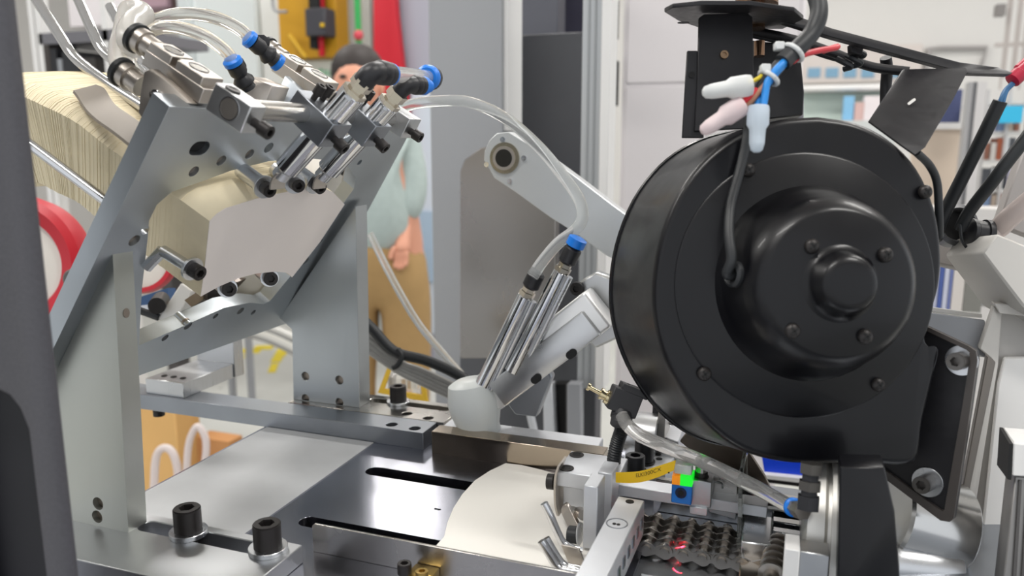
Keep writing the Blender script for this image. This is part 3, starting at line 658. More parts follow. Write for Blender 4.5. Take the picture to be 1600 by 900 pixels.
for v in me.vertices:
    t_ = .36+(v.co.x-x0_)/(x1_-x0_)*.42; k = .52+v.co.y*.50
    v.co = rail(Lb, t_).lerp(rail(Lt, t_), k)-Y*.0003
me.materials.append(mat('print_black', '#3a3208', .6))
o = bpy.data.objects.new('print', me); COL.objects.link(o); o.parent = tg; o.matrix_parent_inverse = Matrix.Translation(-tg.location)
MB().prism(circ(Py(1045, 738.5, .5225), X, Z, .0006, 10), -Y*.0002).build('punch_hole', SOCK, tg)
# mount block, knurled screw and flat plate right of the sensor
mk = thing('sensor_mount', 'grey aluminium mount right of the blue sensor with a knurled screw', 'machine block', Py(1095, 805, .54))
g0, g1 = Py(1080, 746, .537), Py(1110, 800, .537)
MB().bx((g0.x, .537, Py(1080, 790, .537).z), (g1.x, .556, Py(1100, 752, .537).z)).build('upper_block', ALU, mk, bevel=.0006)
MB().bx((g0.x, .535, g1.z-.003), (g1.x-.002, .556, Py(1080, 789, .537).z)).build('lower_block', ALUW, mk, bevel=.0006)
sp = Py(1095, 747, .545)
MB().lathe(sp, Z, [(0, .0056), (.002, .0056), (.002, .0048), (.005, .0048)], 24).build('screw_base', OXIDE, mk)
MB().lathe(sp+Z*.005, Z, [(0, .0042), (.009, .0042), (.010, .003)], 14).build('knurled_screw', STEEL, mk, ang=20)
fp = thing('slotted_plate', 'grey flat plate with a small black slot and a bent wire behind the sensor mount', 'machine plate', Py(1130, 810, .56))
MB().prism([Py(*q, .558) for q in ((1108, 735), (1152, 742), (1152, 806), (1108, 797))], Y*.004).build('plate', STEEL, fp, bevel=.0004)
MB().prism([Py(*q, .556) for q in ((1108, 778), (1150, 786), (1150, 812), (1108, 800))], Y*.003).build('lower_strip', ALUW, fp, bevel=.0004)
MB().prism([Py(*q, .5575) for q in ((1111, 770), (1120, 770), (1120, 775), (1110, 775))], -Y*.0006).build('slot', SOCK, fp)
MB().tube([Py(1112, 752, .556), Py(1124, 754, .554), Py(1129, 757, .552), Py(1129, 763, .552)], .0009, 8).build('bent_wire', CHROME, fp)
# acrylic guard
xg = Px(1158, 800, -.006)
ag = tag(MB().prism([Py(*q, .52) for q in ((1149, 878), (1153, 800), (1153, 748), (1160, 748), (1160, 800), (1156, 882))], Y*.06).build('acrylic_guard', mat('acrylic', '#e8ece8', .04, 0, trans=.9, ior=1.2), bevel=.0005), 'clear acrylic guard plate standing at the right end of the chain', 'guard plate')
# ================================================================== blower
aB, bB = rad(23), rad(10)
BN = V((math.sin(aB)*math.cos(bB), -math.cos(aB)*math.cos(bB), math.sin(bB)))
BE1 = V((math.cos(aB), math.sin(aB), 0)); BE2 = BE1.cross(-BN).normalized()
if BE2.z < 0: BE2 = -BE2
BC = Pd(1250, 452, .49)
def QB(x, y, h=0.0): return Pp(x, y, BC+BN*h, BN)
bl = thing('blower', 'large round black centrifugal blower with a stepped motor hub', 'blower', BC-BN*.035-Z*.11)
opx = [(1281, 180), (1340, 190), (1393, 217), (1436, 262), (1464, 325), (1474, 395), (1470, 450), (1456, 497), (1449, 530), (1458, 545), (1471, 548), (1462, 590), (1445, 660), (1432, 724), (1370, 727), (1300, 727), (1226, 724), (1160, 705), (1103, 662), (1058, 600), (1030, 530), (1021, 460), (1031, 380), (1061, 302), (1106, 243), (1160, 205), (1220, 185)]
op = catmull([QB(*q) for q in opx+opx[:1]], 4)[:-1]
cB = QB(1250, 455)
def ring(k, h): return [cB+(p-cB)*k+BN*h for p in op]
MB().loft([ring(1.085, -.100), ring(1.0, -.006), ring(.993, -.0025), ring(.975, -.0005), ring(.955, 0)]).build('housing', BLKG, bl, ang=50)
MB().loft([ring(1.095, -.1035), ring(1.105, -.1015), ring(1.095, -.0995)]).build('rear_flange', BLKG, bl)
# raised face plate (round, in front of the scroll)
fc = QB(1258, 446)
MB().lathe(fc, BN, [(-.002, .083), (.0012, .083), (.0022, .0815), (.0022, 0)], 72, (BE1, BE2)).build('face_plate', BLKG, bl)
mc = QB(1265, 443)
MB().lathe(mc, BN, [(0, .0625), (.005, .0592), (.009, .0572), (.026, .0525), (.033, .0495), (.037, .0462), (.039, .0440), (.0405, .0415), (.0405, 0)], 72, (BE1, BE2)).build('motor_hub', BLKG, bl, ang=50)
hb_ = mc+BN*.0405
MB().lathe(hb_, BN, [(0, .0225), (.001, .0205), (.0035, .0185), (.011, .0165), (.0135, .0145), (.0145, .011), (.0145, 0)], 40, (BE1, BE2)).build('shaft_cap', BLKG, bl, ang=60)
def onhub(x, y): return Pp(x, y, hb_, BN)
for q in ((1268, 385), (1383, 398), (1238, 517), (1351, 526)): cross_screw(onhub(*q), BN, .0044, .0035, bl)
for q in ((1168, 266), (1445, 300), (1100, 584), (1371, 601)): cross_screw(QB(*q, .0015), BN, .0044, .0035, bl)
# grommet and lead
gd = (-BE1*.93+BN*.35+BE2*.05).normalized(); gp = mc+BN*.020-BE1*.0545+BE2*.006
e1, e2 = frame(gd)
MB().lathe(gp, gd, [(-.004, .0042), (.002, .0042), (.0035, .006), (.002, .0078), (-.004, .0082)], 24, (e1, e2), cap0=False, cap1=False).build('grommet', BLKR, bl)
MB().tube([gp-gd*.003, gp+gd*.006, QB(1143, 405, .027), QB(1139, 365, .022), QB(1142, 320, .014), QB(1155, 270, .008), QB(1166, 225, .006), QB(1171, 190, .008), Pd(1178, 150, .455), Pd(1196, 118, .45)], .0031, 12).build('motor_lead', BLKR, bl)
# ------------------------------------------------------------------ mounting gusset at the lower right
gs = thing('mounting_gusset', 'black folded mounting plate with two washered bolts beside the blower outlet', 'bracket', QB(1470, 800, -.02))
GN = V((-.45, -.88, .12)).normalized(); G0 = QB(1480, 640, -.012)
def QG(x, y, h=0): return Pp(x, y, G0, GN)+GN*h
gl = [QG(*q) for q in ((1440, 505), (1515, 540), (1527, 548), (1529, 562), (1518, 640), (1492, 808), (1486, 814), (1472, 812), (1340, 715), (1420, 600))]
MB().prism(gl, -GN*.003).build('plate', BLKP, gs, bevel=.0004)
rim = [QG(*q, .0) for q in ((1440, 505), (1515, 540), (1527, 548), (1529, 562), (1518, 640), (1492, 808), (1486, 814), (1472, 812), (1345, 717))]
rin = [QG(*q, .0) for q in ((1440, 512), (1512, 546), (1517, 550), (1517, 562), (1505, 640), (1478, 795), (1476, 797), (1470, 795), (1357, 713))]
MB().loft([[a, b, b+GN*.003, a+GN*.003] for a, b in zip(rim, rin)]).build('folded_rim', mat('worn_black_edge', '#46413e', .4, 0), gs)
for q in ((1503, 563), (1450, 753)):
    p = QG(*q, .0001); washer(p, GN, .0098, .0042, .0016, gs); cap_screw(p+GN*.0016, GN, .0056, .0115, gs, mat('grey_bolt_steel', '#6a6764', .35, .9))
# ------------------------------------------------------------------ top bracket over the blower
tbk = thing('top_bracket', 'black folded sheet bracket with a flat ear, standing behind the blower top', 'bracket', Pd(1120, 180, .53))
yT = .53
MB().prism([Pd(*q, yT) for q in ((1092, 28), (1100, 22), (1168, 20), (1176, 26), (1180, 200), (1085, 205), (1090, 125))], (FW*.0025)).build('front_web', BLKP, tbk, bevel=.0005)
MB().prism([Pd(*q, yT+.002) for q in ((1074, 79), (1090, 79), (1093, 128), (1100, 215), (1066, 215), (1071, 128))], FW*.0025).build('side_tab', BLKP, tbk, bevel=.0004)
MB().prism(circ(Pd(1081, 117, yT+.0015), RT, UP, .0022, 14), -FW*.0004).build('tab_hole', SOCK, tbk)
cap_screw(Pd(1131, 86, yT), -FW, .0028, .0018, tbk, mat('bronze_screw', '#8c745c', .35, .9), 'web_screw')
earz = Pd(1040, 21, yT).z
MB().prism([V((*Pd(*q, d).xy, earz+dz)) for q, d, dz in (((1038, 21), .525, 0), ((1060, 15), .56, .0), ((1100, 12), .60, 0), ((1225, 14), .60, 0), ((1255, 32), .53, -.004), ((1240, 36), .50, -.004), ((1170, 30), .50, 0), ((1095, 36), .50, 0), ((1050, 30), .51, 0))], Z*.0028).build('flat_ear', BLKP, tbk, bevel=.0003)
MB().prism(circ(Pd(1068, 29, .53)-Z*.0025, X, Y, .004, 14), -Z*.0004).build('ear_hole', SOCK, tbk)
for (x0_, y0_, x1_, y1_, d) in ((1172, 20, 1195, 45, .58), (1178, 65, 1195, 88, .57), (1150, -15, 1215, 10, .57)):
    A_, B_ = Pd((x0_+x1_)/2, y0_, d), Pd((x0_+x1_)/2, y1_, d)
    MB().cyl(A_, B_, abs(x1_-x0_)/2/FPX*d, n=18).build('bronze_post', mat('bronze_post', '#9a7a62', .22, 1, .2, 60), tbk)
# black box behind the bracket
tag(MB().prism([Pd(*q, .60) for q in ((1165, 62), (1250, 70), (1257, 145), (1255, 180), (1165, 190))], FW*.03).build('terminal_box', BLKP, bevel=.001), 'black terminal box between bracket and blower top', 'box')
tag(MB().prism([Pd(*q, .64) for q in ((1200, 145), (1257, 138), (1256, 200), (1200, 200))], FW*.02).build('pale_side_box', mat('lilac_grey_box', '#8c8a90', .5), bevel=.001), 'pale grey box under the black terminal box', 'box')
# long sloping frame bars
sb_ = thing('sloping_frame', 'black sloping frame of two thin bars with a broad tilted plate over the blower', 'frame', Pd(1430, 230, .55))
MB().prism([Pd(*q) for q in ((1220, 14, .56), (1260, 30, .56), (1300, 44, .55), (1500, 97, .54), (1560, 105, .535), (1583, 113, .53), (1578, 117, .53), (1510, 115, .535), (1490, 109, .54), (1300, 58, .55), (1225, 35, .56))], FW*.006).build('upper_bar', BLKP, sb_, bevel=.0004)
MB().tube([Pd(1175, 48, .60), Pd(1240, 62, .59), Pd(1300, 82, .58), Pd(1360, 104, .57), Pd(1420, 112, .56)], .0035, 10).build('lower_bar', BLKP, sb_)
MB().tube([Pd(1175, 55, .605), Pd(1240, 70, .595), Pd(1300, 90, .585), Pd(1380, 108, .575)], .0022, 10).build('cable', BLKR, sb_)
MB().prism([Pd(*q) for q in ((1412, 108, .545), (1510, 106, .535), (1512, 112, .532), (1490, 155, .515), (1446, 230, .49), (1430, 242, .487), (1410, 228, .492), (1358, 190, .515))], FW*.0025).build('tilted_plate', BLKP, sb_, bevel=.0004)
sc = Pd(1424, 159, .517)
MB().prism(stad(sc, (RT*.8+UP*.6), (UP*.8-RT*.6), .0022, .0009), -FW*.0005).build('slot_glint', mat('slot_white', '#e6e2dc', .6), sb_)
MB().tube([Pd(1432, 238, .50), Pd(1452, 258, .51), Pd(1464, 285, .515), Pd(1467, 330, .52), Pd(1468, 370, .53)], .0026, 10).build('edge_cable', BLKR, sb_)
MB().tube([Pd(1384, 90, .57), Pd(1386, 110, .575), Pd(1384, 140, .58), Pd(1384, 190, .58)], .0042, 10).build('post', BLKP, sb_)
for q in ((1340, 82), (1335, 95), (1320, 100)): MB().tube([Pd(q[0]-12, q[1]-8, .566), Pd(q[0], q[1]-2, .562), Pd(q[0]+10, q[1]+4, .562), Pd(q[0]-2, q[1]+8, .566)], .0022, 8).build('cable_loop', BLKR, sb_)
MB().prism([Pd(*q, .556) for q in ((1329, 68), (1350, 73), (1347, 86), (1330, 82))], FW*.006).build('tie_block', BLKP, sb_, bevel=.0004)
# ------------------------------------------------------------------ wiring over the blower
wr = thing('wire_bundle', 'black sheathed cable with white ties and loose coloured wires', 'cable', Pd(1200, 130, .46))
MB().tube([Pd(1265, -30, .47), Pd(1277, 0, .465), Pd(1279, 25, .462), Pd(1268, 52, .46), Pd(1250, 72, .457), Pd(1235, 85, .455), Pd(1222, 98, .453)], .0052, 14).build('sheath', BLKR, wr)
MB().tube([Pd(1238, 85, .457), Pd(1215, 105, .455), Pd(1196, 130, .455), Pd(1186, 150, .456), Pd(1180, 175, .46)], .0040, 12).build('lead', BLKR, wr)
MB().tube([Pd(1228, 94, .452), Pd(1212, 110, .449), Pd(1199, 128, .448), Pd(1195, 150, .447), Pd(1192, 168, .446)], .0022, 10).build('blue_wire', BLUEW, wr)
MB().tube([Pd(1230, 95, .454), Pd(1214, 112, .451), Pd(1200, 130, .450), Pd(1188, 148, .452), Pd(1184, 168, .448)], .0022, 10).build('blue_wire', BLUEW, wr)
MB().tube([Pd(1222, 98, .451), Pd(1204, 118, .449), Pd(1190, 138, .449), Pd(1172, 160, .449), Pd(1158, 170, .449)], .0017, 10).build('tan_wire', TANW, wr)
MB().tube([Pd(1190, 118, .449), Pd(1182, 124, .448), Pd(1168, 130, .446)], .0012, 8).build('yellow_wire', YELW, wr)
MB().tube([Pd(1182, 140, .45), Pd(1170, 152, .449), Pd(1150, 168, .448)], .0019, 10).build('red_wire', REDW, wr)
MB().tube([Pd(1238, 96, .456), Pd(1254, 86, .46), Pd(1280, 79, .475), Pd(1304, 75, .49), Pd(1307, 73, .50), Pd(1285, 80, .505)], .0019, 10).build('red_wire', REDW, wr)
def tie(p, ax, r, hd):
    e1, e2 = frame(ax)
    ring_ = [p+e1*(r*math.cos(a))+e2*(r*math.sin(a)) for a in [2*math.pi*i/20 for i in range(21)]]
    o = MB().tube(ring_, .0014, 8, k=1).build('cable_tie', mat('nylon_tie', '#cfd1d0', .4), wr)
    MB().box(p+hd, RT*.0028, UP*.0024, FW*.0024).build('tie_head', mat('nylon_tie', '#cfd1d0', .4), o, bevel=.0006)
tie(Pd(1240, 82, .456), (Pd(1255, 66, .456)-Pd(1225, 98, .456)).normalized(), .0062, -RT*.0085+UP*.0035)
tie(Pd(1201, 122, .452), (Pd(1215, 105, .452)-Pd(1190, 140, .452)).normalized(), .0058, -RT*.003+UP*.0045-FW*.003)
def crimp(label, a, b, dep, m, k=1.0):
    A_, B_ = Pd(*a, dep), Pd(*b, dep); ax = B_-A_; L = ax.length; ax.normalize()
    o = MB().lathe(A_, ax, [(0, .0045*k), (0, .0058*k), (L*.08, .0062*k), (L*.40, .0062*k), (L*.50, .0046*k), (L*.8, .0043*k), (L*.95, .0034*k), (L, .0018*k)], 24, cap0=False).build('crimp_cap', m)
    MB_ = MB().lathe(A_+ax*L*.35, ax, [(0, .0032*k), (L*.3, .0036*k), (L*.42, .003*k)], 14)
    t = thing('crimp_connector', label, 'wire connector', A_)
    o.parent = t; o.matrix_parent_inverse = Matrix.Translation(-t.location)
    MB_.build('crimp_sleeve', mat('sleeve_white', '#f0f0ea', .3), t)
crimp('milky white crimp connector pointing left on the yellow wire', (1173, 133), (1098, 145), .446, MILK)
crimp('milky pinkish crimp connector pointing down left on the red wire', (1160, 164), (1096, 206), .448, MILKP)
crimp('milky bluish crimp connector hanging down on the blue wires', (1185, 166), (1182, 238), .445, MILKB)
# ================================================================== valve fitting and conduit left of the blower
vf = thing('flow_valve', 'black plastic flow valve with a brass nipple and a corrugated conduit', 'valve', Pd(975, 650, .60))
vc = Pd(978, 628, .60); va = (RT*.92-UP*.36).normalized(); vb_ = (UP*.92+RT*.36).normalized()
vm = mat('valve_black', '#2b2b2d', .5)
MB().box(vc-va*.002, va*.0115, vb_*.0090, FW*.010).build('body', vm, vf, bevel=.0008)
for k in (-1, 1): MB().box(vc+vb_*.0105+FW*.0075*k+va*.002, va*.0105, vb_*.003, FW*.0022).build('side_rib', vm, vf, bevel=.0005)
MB().box(vc+vb_*.0105-va*.006, va*.002, vb_*.003, FW*.008).build('cross_rib', vm, vf, bevel=.0004)
MB().lathe(vc+va*.004+vb_*.009, vb_, [(0, .006), (.004, .006), (.005, .005)], 20).build('cap', vm, vf)
MB().lathe(vc-va*.012-vb_*.002, (-va+vb_*.12), [(0, .0055), (.004, .0055), (.004, .0038), (.007, .0038), (.007, .0046), (.009, .0046), (.009, .0018), (.018, .0016), (.018, .003), (.020, .003)], 14).build('nipple', mat('pale_brass', '#cdbf9a', .22, 1), vf)
MB().lathe(vc-vb_*.009-FW*.004, (-vb_*.8-FW*.5), [(0, .0085), (.004, .0085), (.005, .0075), (.010, .0072)], 20).build('collar', vm, vf)
cp = catmull([Pd(972, 655, .598), Pd(971, 672, .60), Pd(965, 690, .603), Pd(960, 712, .606), Pd(958, 735, .61)], 12)
prv = MB(); n = 14; rings_ = []
for i, p in enumerate(cp):
    t = (cp[min(i+1, len(cp)-1)]-cp[max(i-1, 0)]).normalized(); e1 = (RT-t*RT.dot(t)).normalized(); e2 = t.cross(e1); r = .0056 if i % 2 else .0047
    rings_.append([p+e1*r*math.cos(2*math.pi*j/n)+e2*r*math.sin(2*math.pi*j/n) for j in range(n)])
prv.loft(rings_).build('corrugated_conduit', BLKR, vf, ang=20)
tag(MB().tube([Pd(972, 650, .588), Pd(980, 664, .58), Pd(1000, 680, .57), Pd(1040, 698, .555), Pd(1090, 718, .54), Pd(1150, 746, .525), Pd(1200, 772, .515), Pd(1236, 793, .508)], .0050, 16).build('air_hose', CLEAR), 'clear hose sloping from the flow valve to the blue ring fitting', 'air hose')
# ------------------------------------------------------------------ blocks behind the sensor rail
bkb = thing('rear_block', 'white aluminium block with a recessed screw behind the corrugated conduit', 'machine block', Py(1040, 740, .66))
zk = Py(1045, 690, .62).z
def blk_top(pxs, z, h, m, t, nm): return MB().prism([Pz(*q, z)-Z*h for q in pxs], Z*h).build(nm, m, t, bevel=.0006)
blk_top(((1028, 680), (1037, 655), (1071, 658), (1060, 690)), .035, .03, ALUW, bkb, 'body')
MB().prism(circ(Pz(1052, 662, .035), X, Y, .0042, 18), Z*.0004).build('hex_socket', SOCK, bkb)
t = thing('rear_plate', 'white aluminium plate with several holes and two black bolts behind the yellow tag', 'machine plate', Py(1010, 745, .62))
blk_top(((968, 735), (978, 705), (1062, 700), (1040, 735)), .022, .018, ALUW, t, 'plate')
for q in ((1020, 709), (1028, 710), (1030, 717)): MB().prism(circ(Pz(*q, .0222), X, Y, .0026, 14), Z*.0003).build('screw_hole', SOCK, t)
for q, h in (((1006, 722), .017), ((992, 736), .012)):
    p = Pz(*q, .0222); washer(p, Z, .0092, .004, .0015, t, OXIDE); cap_screw(p+Z*.0015, Z, .0078, h, t, BLK)
t = thing('roller_housing', 'grey round roller housing behind the black bolts', 'roller', Py(1000, 700, .64))
p = Py(990, 682, .64); MB().cyl(p-X*.012, p+X*.022, .022, n=36, ch=.001).build('drum', ALU, t)
MB().bx((p.x+.022, .63, p.z-.03), (p.x+.028, .66, p.z+.03)).build('side_plate', STEEL, t, bevel=.0005)
tag(MB().prism([Py(*q, .645) for q in ((1020, 625), (1035, 625), (1030, 672), (1018, 672))], Y*.01).build('black_post', BLK, bevel=.0005), 'slim black post between the flow valve and the blower', 'post')
# brown-grey angle plate under the blower
tag(MB().prism([Py(*q, .60) for q in ((1062, 690), (1090, 655), (1165, 700), (1195, 745), (1222, 805), (1195, 812), (1160, 770))], Y*.006).build('angle_plate', mat('brown_steel', '#6f655c', .35, .9, .1, 20), bevel=.0006), 'brownish steel angle plate under the blower', 'machine plate')
t = thing('pneumatic_block', 'small black actuator body behind the clear hose', 'machine block', Py(1170, 800, .58))
MB().bx((Py(1155, 760, .575).x, .575, Py(1160, 797, .575).z), (Py(1178, 760, .575).x, .59, Py(1160, 762, .575).z)).build('body', BLK, t, bevel=.0008)
# blue cabinet edge seen below the blower
t = thing('blue_panel', 'bright blue panel with a white frame bar below it, seen under the blower', 'panel', Py(1225, 750, .95))
MB().prism([Py(*q, .95) for q in ((1188, 700), (1265, 700), (1262, 748), (1195, 742))], Y*.02).build('panel', mat('cobalt_panel', '#0b3fd0', .5), t)
MB().prism([Py(*q, .94) for q in ((1194, 742), (1262, 749), (1262, 756), (1196, 748))], Y*.02).build('frame_bar', WHITE, t)
MB().prism([Py(*q, .94) for q in ((1196, 749), (1262, 757), (1262, 762), (1197, 754))], Y*.015).build('dark_gap', SOCK, t)
# fitting with blue ring
t = thing('push_fitting', 'brass coloured fitting with a thin blue ring at the lower end of the clear hose', 'air fitting', Pd(1255, 800, .5))
fa = (Pd(1262, 803, .485)-Pd(1236, 792, .508)).normalized(); fp0 = Pd(1238, 792, .50)
MB().lathe(fp0, fa, [(0, .005), (.0005, .0062), (.002, .0062), (.003, .005)], 22).build('release_ring', BLUE, t)
MB().lathe(fp0+fa*.003, fa, [(0, .005), (.002, .0042), (.004, .0042), (.004, .0056), (.012, .0056)], 6).build('hex_body', WARM, t)
# round flange and its bolts
fg = thing('flange_housing', 'shiny round steel flange housing beside the black column', 'flange', Py(1290, 880, .50))
fcx = Pd(1296, 828, .53)
MB().lathe(fcx-X*.018, X, [(0, .050), (.002, .054), (.012, .054), (.014, .050), (.016, .050), (.016, .056), (.024, .056), (.026, .054)], 64).build('drum', mat('machined_steel', '#dddbd6', .42, .7, .06, 12, .06), fg)
t = thing('stud_bolt', 'tall black stud with stacked hex nuts left of the flange housing', 'bolt', Py(1264, 795, .47))
sb0 = Pd(1262, 796, .465); sx = (Pd(1268, 724, .465)-sb0); Ls = sx.length; sx.normalize()
for i, (a, b, r, m) in enumerate(((0, .3, .0068, BLK), (.3, .42, .0052, BLK), (.42, .62, .0068, mat('worn_black_steel', '#5b5854', .35, .8)), (.62, .78, .0052, BLK), (.78, 1.0, .0068, mat('worn_black_steel', '#5b5854', .35, .8)))):
    MB().lathe(sb0+sx*Ls*a, sx, [(0, r), (Ls*(b-a), r)], 6).build('hex_nut', m, t)
# clear end block, rails, sprocket and white block in the lower right
t = thing('end_block', 'shiny stepped steel end block at the right end of the chain', 'machine block', Py(1185, 890, .5))
zz = .016
MB().prism([Pz(*q, zz)-Z*.022 for q in ((1158, 846), (1163, 802), (1207, 808), (1204, 852))], Z*.022).build('upper_step', SATIN, t, bevel=.0008)
MB().prism([Pz(*q, .006)-Z*.015 for q in ((1154, 905), (1158, 846), (1204, 852), (1202, 912))], Z*.015).build('lower_step', mat('warm_polished_steel', '#b5a898', .2, 1), t, bevel=.0008)
for i, (ya, yb) in enumerate(((806, 818), (822, 834), (838, 846))):
    tag(MB().prism([Pz(*q, .010)-Z*.010 for q in ((1207, ya), (1285, ya+12), (1285, ya+20), (1207, ya+8))], Z*.010).build('bright_bar', CHROME if i != 1 else SATIN, bevel=.0008), ('bright steel bar, farthest of three, leading into the flange', 'bright steel bar, middle of three, leading into the flange', 'bright steel bar, nearest of three, leading into the flange')[i], 'machine bar')
t = thing('sprocket', 'dark ribbed sprocket rolls stacked between end block and white block', 'sprocket', Py(1212, 895, .48))
sp0, sp1 = Pz(1217, 850, .010), Pz(1206, 897, .010)
for i in range(6):
    p = sp0.lerp(sp1, i/5.0); ax = (sp1-sp0).normalized()
    MB().lathe(p, ax, [(0, .006), (.0005, .0085), (.0026, .0085), (.003, .006)], 24).build('disc', CM, t)
MB().cyl(sp0, sp1+(sp1-sp0)*.3, .005, n=18).build('shaft', CM, t)
t = thing('white_stop_block', 'white square block with a small silver foot beside the flange', 'machine block', Py(1245, 900, .47))
w0, w1 = Py(1226, 857, .455), Py(1250, 862, .455)
MB().bx((w0.x, .455, -.004), (w1.x, .475, w0.z)).build('block', WHITE, t, bevel=.0005)
w2 = Py(1268, 868, .455); MB().bx((w1.x, .458, -.004), (w2.x+.01, .474, w2.z)).build('foot', ALU, t, bevel=.0005)
# black column and big silver duct below the blower
dz0 = Pd(1355, 730, .44)
tag(MB().prism([Pd(*q, .45) for q in ((1312, 728), (1382, 730), (1398, 800), (1408, 930), (1308, 930))], Y*.02).build('black_column', BLKG, bevel=.001), 'glossy black column below the blower outlet', 'column')
t = thing('silver_duct', 'shiny silver duct between the black column and the grey frame', 'duct', Pd(1440, 890, .52))
MB().cyl(Pd(1385, 800, .56), Pd(1490, 830, .56), .034, n=48, ch=.002).build('duct', mat('polished_duct', '#cfcfce', .2, 1, .06, 9, .06), t)
MB().cyl(Pd(1385, 880, .54), Pd(1490, 892, .54), .016, n=36, ch=.001).build('lower_pipe', SATIN, t)
MB().prism([Pd(*q, .585) for q in ((1380, 740), (1490, 770), (1500, 930), (1380, 930))], FW*.01).build('back_plate', WHITE, t)
# ------------------------------------------------------------------ right-hand frame
OFFW = mat('offwhite_machine_paint', '#c3c0bb', .5, 0, .03, 6)
rf = thing('inclined_frame', 'off-white inclined machine frame at the right edge with a dark inner edge', 'machine frame', Pd(1540, 890, .56))
MB().prism([Pd(*q, .575) for q in ((1543, 556), (1556, 566), (1492, 880), (1484, 868))], Y*.008).build('dark_edge', mat('frame_grey_edge', '#6b6661', .45, .3), rf, bevel=.0006)
MB().prism([Pd(*q, .59) for q in ((1553, 478), (1566, 490), (1560, 570), (1548, 640), (1503, 930), (1484, 930), (1497, 860), (1540, 610), (1548, 560), (1530, 545))], Y*.008).build('light_edge', OFFW, rf, bevel=.001)
MB().prism([Pd(*q, .60) for q in ((1562, 488), (1760, 500), (1760, 930), (1500, 930), (1560, 570))], Y*.008).build('panel', mat('frame_panel_paint', '#aeaba7', .5), rf)
MB().prism([Pd(*q, .586) for q in ((1553, 474), (1760, 490), (1760, 510), (1562, 490))], Y*.01).build('top_flange', OFFW, rf, bevel=.0006)
MB().prism([Pd(*q, .592) for q in ((1570, 560), (1760, 555), (1760, 930), (1525, 930), (1560, 600))], Y*.006).build('raised_panel', WHITE, rf, bevel=.001)
MB().prism([Pd(*q, .588) for q in ((1462, 868), (1545, 872), (1560, 930), (1462, 930))], Y*.008).build('lower_ledge', OFFW, rf, bevel=.001)
MB().ball(Pd(1540, 868, .585), .006, (1, .6, 1)).build('black_knob', BLK, rf)
# grey crossplate between blower and frame
tag(MB().prism([Pd(*q, .60) for q in ((1455, 488), (1540, 500), (1545, 560), (1440, 520))], FW*.02).build('cross_plate', GREYP, bevel=.001), 'grey painted cross plate between blower and inclined frame', 'machine plate')
tag(MB().prism([Pd(*q, .66) for q in ((1455, 365), (1560, 385), (1560, 432), (1460, 410))], FW*.02).build('beam_plate', mat('taupe_paint', '#8a8581', .5), bevel=.001), 'taupe beam plate below the cable gland', 'beam')
tag(MB().prism([Pd(*q, .64) for q in ((1445, 478), (1535, 490), (1535, 497), (1445, 486))], FW*.03).build('white_ledge', WHITE, bevel=.0006), 'white ledge strip under the beam plate', 'ledge')
# near profile post at the lower right corner
pp_ = thing('profile_post', 'grey slotted aluminium profile post with a white and black cap, nearest the right edge', 'profile post', Pd(1585, 900, .36))
mp = mat('profile_grey', '#8f8d8b', .4, .6)
MB().prism([Pd(*q, .50) for q in ((1586, 744), (1720, 752), (1720, 960), (1562, 960))], Y*.022).build('profile', mp, pp_, bevel=.0008)
for k in (0, 1, 2): MB().prism([Pd(x, y, .4995) for x, y in ((1592+k*13, 750), (1596+k*13, 750), (1584+k*14, 960), (1578+k*14, 960))], -FW*.0006).build('profile_slot', mat('slot_shadow_grey', '#4f4d4c', .5), pp_)
MB().prism([Pd(*q, .497) for q in ((1584, 692), (1720, 703), (1720, 752), (1582, 744))], Y*.03).build('cap', WHITE, pp_, bevel=.0008)
MB().prism([Px(x, y, Pd(1583.5, 720, .497).x-.0006) for x, y in ((1567, 668), (1583, 694), (1580, 750), (1563, 727))], -X*.002).build('black_side', SOCK, pp_)
# gland, hoses and boxes at the right
gl_ = thing('cable_gland', 'black ring gland with strapped hose, right of the blower', 'cable gland', Pd(1500, 365, .62))
gc = Pd(1492, 352, .62)
MB().lathe(gc, -FW, [(-.006, .012), (.004, .012), (.006, .0135), (.004, .0165), (-.006, .0175)], 30, cap0=False, cap1=False).build('ring', mat('gland_grey', '#6a6a6b', .35, .5), gl_)
MB().prism(circ(gc+FW*.004, RT, UP, .0125, 24), FW*.002).build('bore', SOCK, gl_)
g0_, g1_ = Pd(1512, 362, .60), Pd(1545, 366, .60); gx = (g1_-g0_).normalized()
MB().lathe(g0_, gx, [(0, .008), (.001, .0105), (.004, .0105), (.005, .0095), (.012, .0095), (.012, .0108), (.016, .0108), (.017, .009)], 24).build('hose_clamp', BLK, gl_)
MB().tube([g1_-gx*.004, Pd(1558, 358, .60), Pd(1580, 338, .59), Pd(1620, 305, .58)], .0078, 14).build('hose', mat('pinkish_clear_hose', '#d9cdc8', .15, 0, trans=.45, ior=1.2), gl_)
MB().tube([Pd(1500, 350, .595), Pd(1503, 375, .595), Pd(1515, 392, .60), Pd(1525, 402, .60)], .0012, 8).build('tie_tail', BLKR, gl_)
tag(MB().tube([Pd(1462, 372, .62), Pd(1475, 335, .60), Pd(1505, 275, .58), Pd(1540, 205, .56), Pd(1563, 158, .55)], .0048, 12).build('black_cable', BLKR), 'thick black cable rising to the red connector', 'cable')
tag(MB().tube([Pd(1500, 358, .60), Pd(1515, 330, .59), Pd(1550, 285, .57), Pd(1580, 245, .56), Pd(1640, 170, .55)], .0046, 12).build('black_cable', BLKR), 'thick black cable running from the gland to the right edge', 'cable')
t = thing('wire_connector', 'red connector with two blue wires at the upper right edge', 'wire connector', Pd(1585, 125, .55))
MB().lathe(Pd(1580, 127, .55), (RT*.75+UP*.66), [(0, .004), (.001, .0055), (.008, .0055), (.009, .0045), (.02, .0045)], 16).build('body', mat('crimson_plastic', '#a81836', .4), t)
